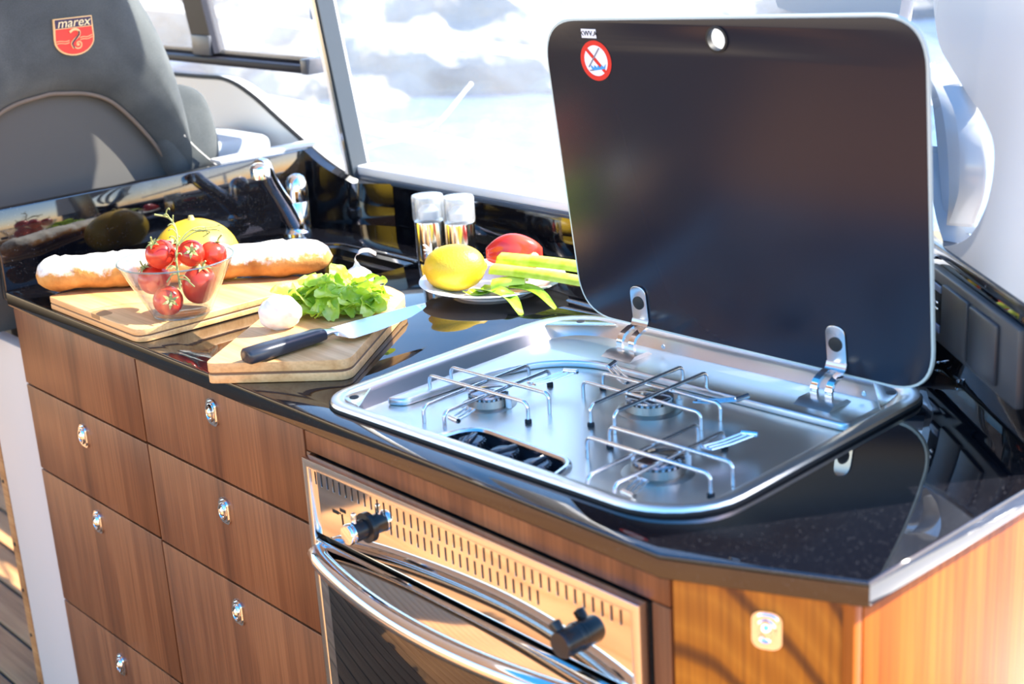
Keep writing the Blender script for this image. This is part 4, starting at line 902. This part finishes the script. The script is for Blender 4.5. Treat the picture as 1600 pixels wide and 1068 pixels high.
embt('seahorse_body', [(p.x, p.y) for p in arc_pts([Vector((-.008, .0055, 0)), Vector((-.002, .009, 0)), Vector((.005, .0085, 0)), Vector((.0085, .004, 0)), Vector((.006, -.002, 0)), Vector((-.001, -.007, 0)), Vector((-.0055, -.013, 0)), Vector((-.003, -.020, 0))], 5)], .0021, gold)
embt('seahorse_back', [(p.x, p.y) for p in arc_pts([Vector((.0075, .006, 0)), Vector((.007, .0005, 0)), Vector((-.001, -.0075, 0)), Vector((-.0052, -.013, 0)), Vector((-.0025, -.020, 0))], 5)], .0013, navy).location.x += .0014
embt('seahorse_tail', [(.0055+(.0078-.0002*i)*math.cos(-2.6+i*.33)*(1-i/46), -.0145+(.0078-.0002*i)*math.sin(-2.6+i*.33)*(1-i/46)) for i in range(38)], .0011, gold)
# cushions on the side bench
cb = MB().box(-.42, .47, .965, -.165, .60, 1.035, .018, seg=4).build('bench_cushion', mat('blue_grey_fabric', (.42, .47, .50), .85), world=(-.3, .53, .965)); cb.location = (-.3, .53, .965)
tag(cb, 'pale blue-grey bench cushion showing between seat wing and worktop end', 'cushion')
sh_ = MB().box(-.9, .42, .80, -.1605, .63, .964, .004).build('trim_4', white_gel); tag(sh_, kind='structure')

# ================================================================ OUTSIDE
def rail(name, label, pts, r, posts):
    t = thing(name, label, 'rail', (pts[0][0], pts[0][1], .5), group='side deck rails'); O = (pts[0][0], pts[0][1], .5)
    MB().tube(pts, r, 12).build('tube', white_paint, t, world=O)
    for x, y, z in posts: MB().tube([(x, y, .42), (x, y, z)], r*.8, 10).build('stanchion', white_paint, t, world=O)
rail('deck_rail', 'upper white handrail outside the window', arc_pts([(-4, 1.1, 1.22), (-1.46, 1.1, 1.19), (-.56, 1.1, 1.152), (.6, 1.1, 1.115), (2, 1.1, 1.07)], 6), .0115, [(-1.62, 1.1, 1.19), (.9, 1.1, 1.10)])
rail('deck_rail', 'lower white rail outside the window, just above the water', arc_pts([(-4, 1.1, 1.05), (-.9, 1.1, .965), (-.568, 1.1, .940), (.108, 1.1, .912), (2, 1.1, .84)], 6), .015, [])
dk = MB().box(-4, .69, .38, 2.4, 1.13, .42, .01).build('side_deck', white_gel); tag(dk, 'white side deck strip outside the cabin window', 'deck')
ml_ = MB().tube(arc_pts([(-.62, 1.06, .866), (-.477, 1.06, .911), (-.28, 1.06, .96), (-.128, 1.06, 1.068)], 6), .004, 8).build('mooring_line', white_paint); tag(ml_, 'thin white line hanging from the upper rail to the lower rail', 'rope')
sea = MB().box(-60, 1.8, -1.0, 30, 60, -.5).build('sea', None, smooth=0)
sm = mat('sea_water', (.12, .20, .34), .12); bump(sm, noise_tex(sm, coords(sm, (.7, 2, 1)), 1.4, 4), .5, .2); sea.data.materials.append(sm); tag(sea, 'pale blue sea water outside the windows', 'water', kind='stuff')
rk = mat('pale_rock', (.6, .56, .5), .9); rn = noise_tex(rk, coords(rk), .9, 6, .4, .62); setc(rk, ramp(rk, rn, [(.30, (.10, .10, .11)), (.45, (.24, .23, .215)), (.62, (.38, .365, .34))])); bump(rk, noise_tex(rk, coords(rk), 3, 6), .8, .3)
def rock(label, cx, cy, sx_, sy_, sz_, seed):
    b = bmesh.new(); bmesh.ops.create_icosphere(b, subdivisions=5, radius=1)
    for v in b.verts:
        d = v.co.normalized(); n = noise.fractal(d*1.4+Vector((seed*3.1, seed, 0)), 1, 2, 5)
        q = d*(1+.28*n); v.co = Vector((q.x*sx_, q.y*sy_, q.z*sz_))
    me = bpy.data.meshes.new('shore_rock'); b.to_mesh(me); b.free(); o = finish('shore_rock', me, rk, smooth=25); o.location = (cx, cy, -.7); tag(o, label, 'rock', 'rocks on the shore'); return o
rock('broad pale shore rock seen through the middle of the big window', -10.6, 9.6, 3.4, 2.4, 1.25, 1)
rock('high pale shore rock rising behind the window post', -17.6, 10.6, 3.6, 3.2, 1.6, 2)
rock('large pale rock slope beyond the water, behind the lid', -12.5, 17.5, 5.2, 3.8, 2.3, 4)
rock('rounded far rock slope at the top of the big window', -25, 19, 6.5, 5, 3.2, 5)
rock('pale rock at the far left beyond the helm seat', -26, 7, 4.4, 4.4, 2.2, 6)
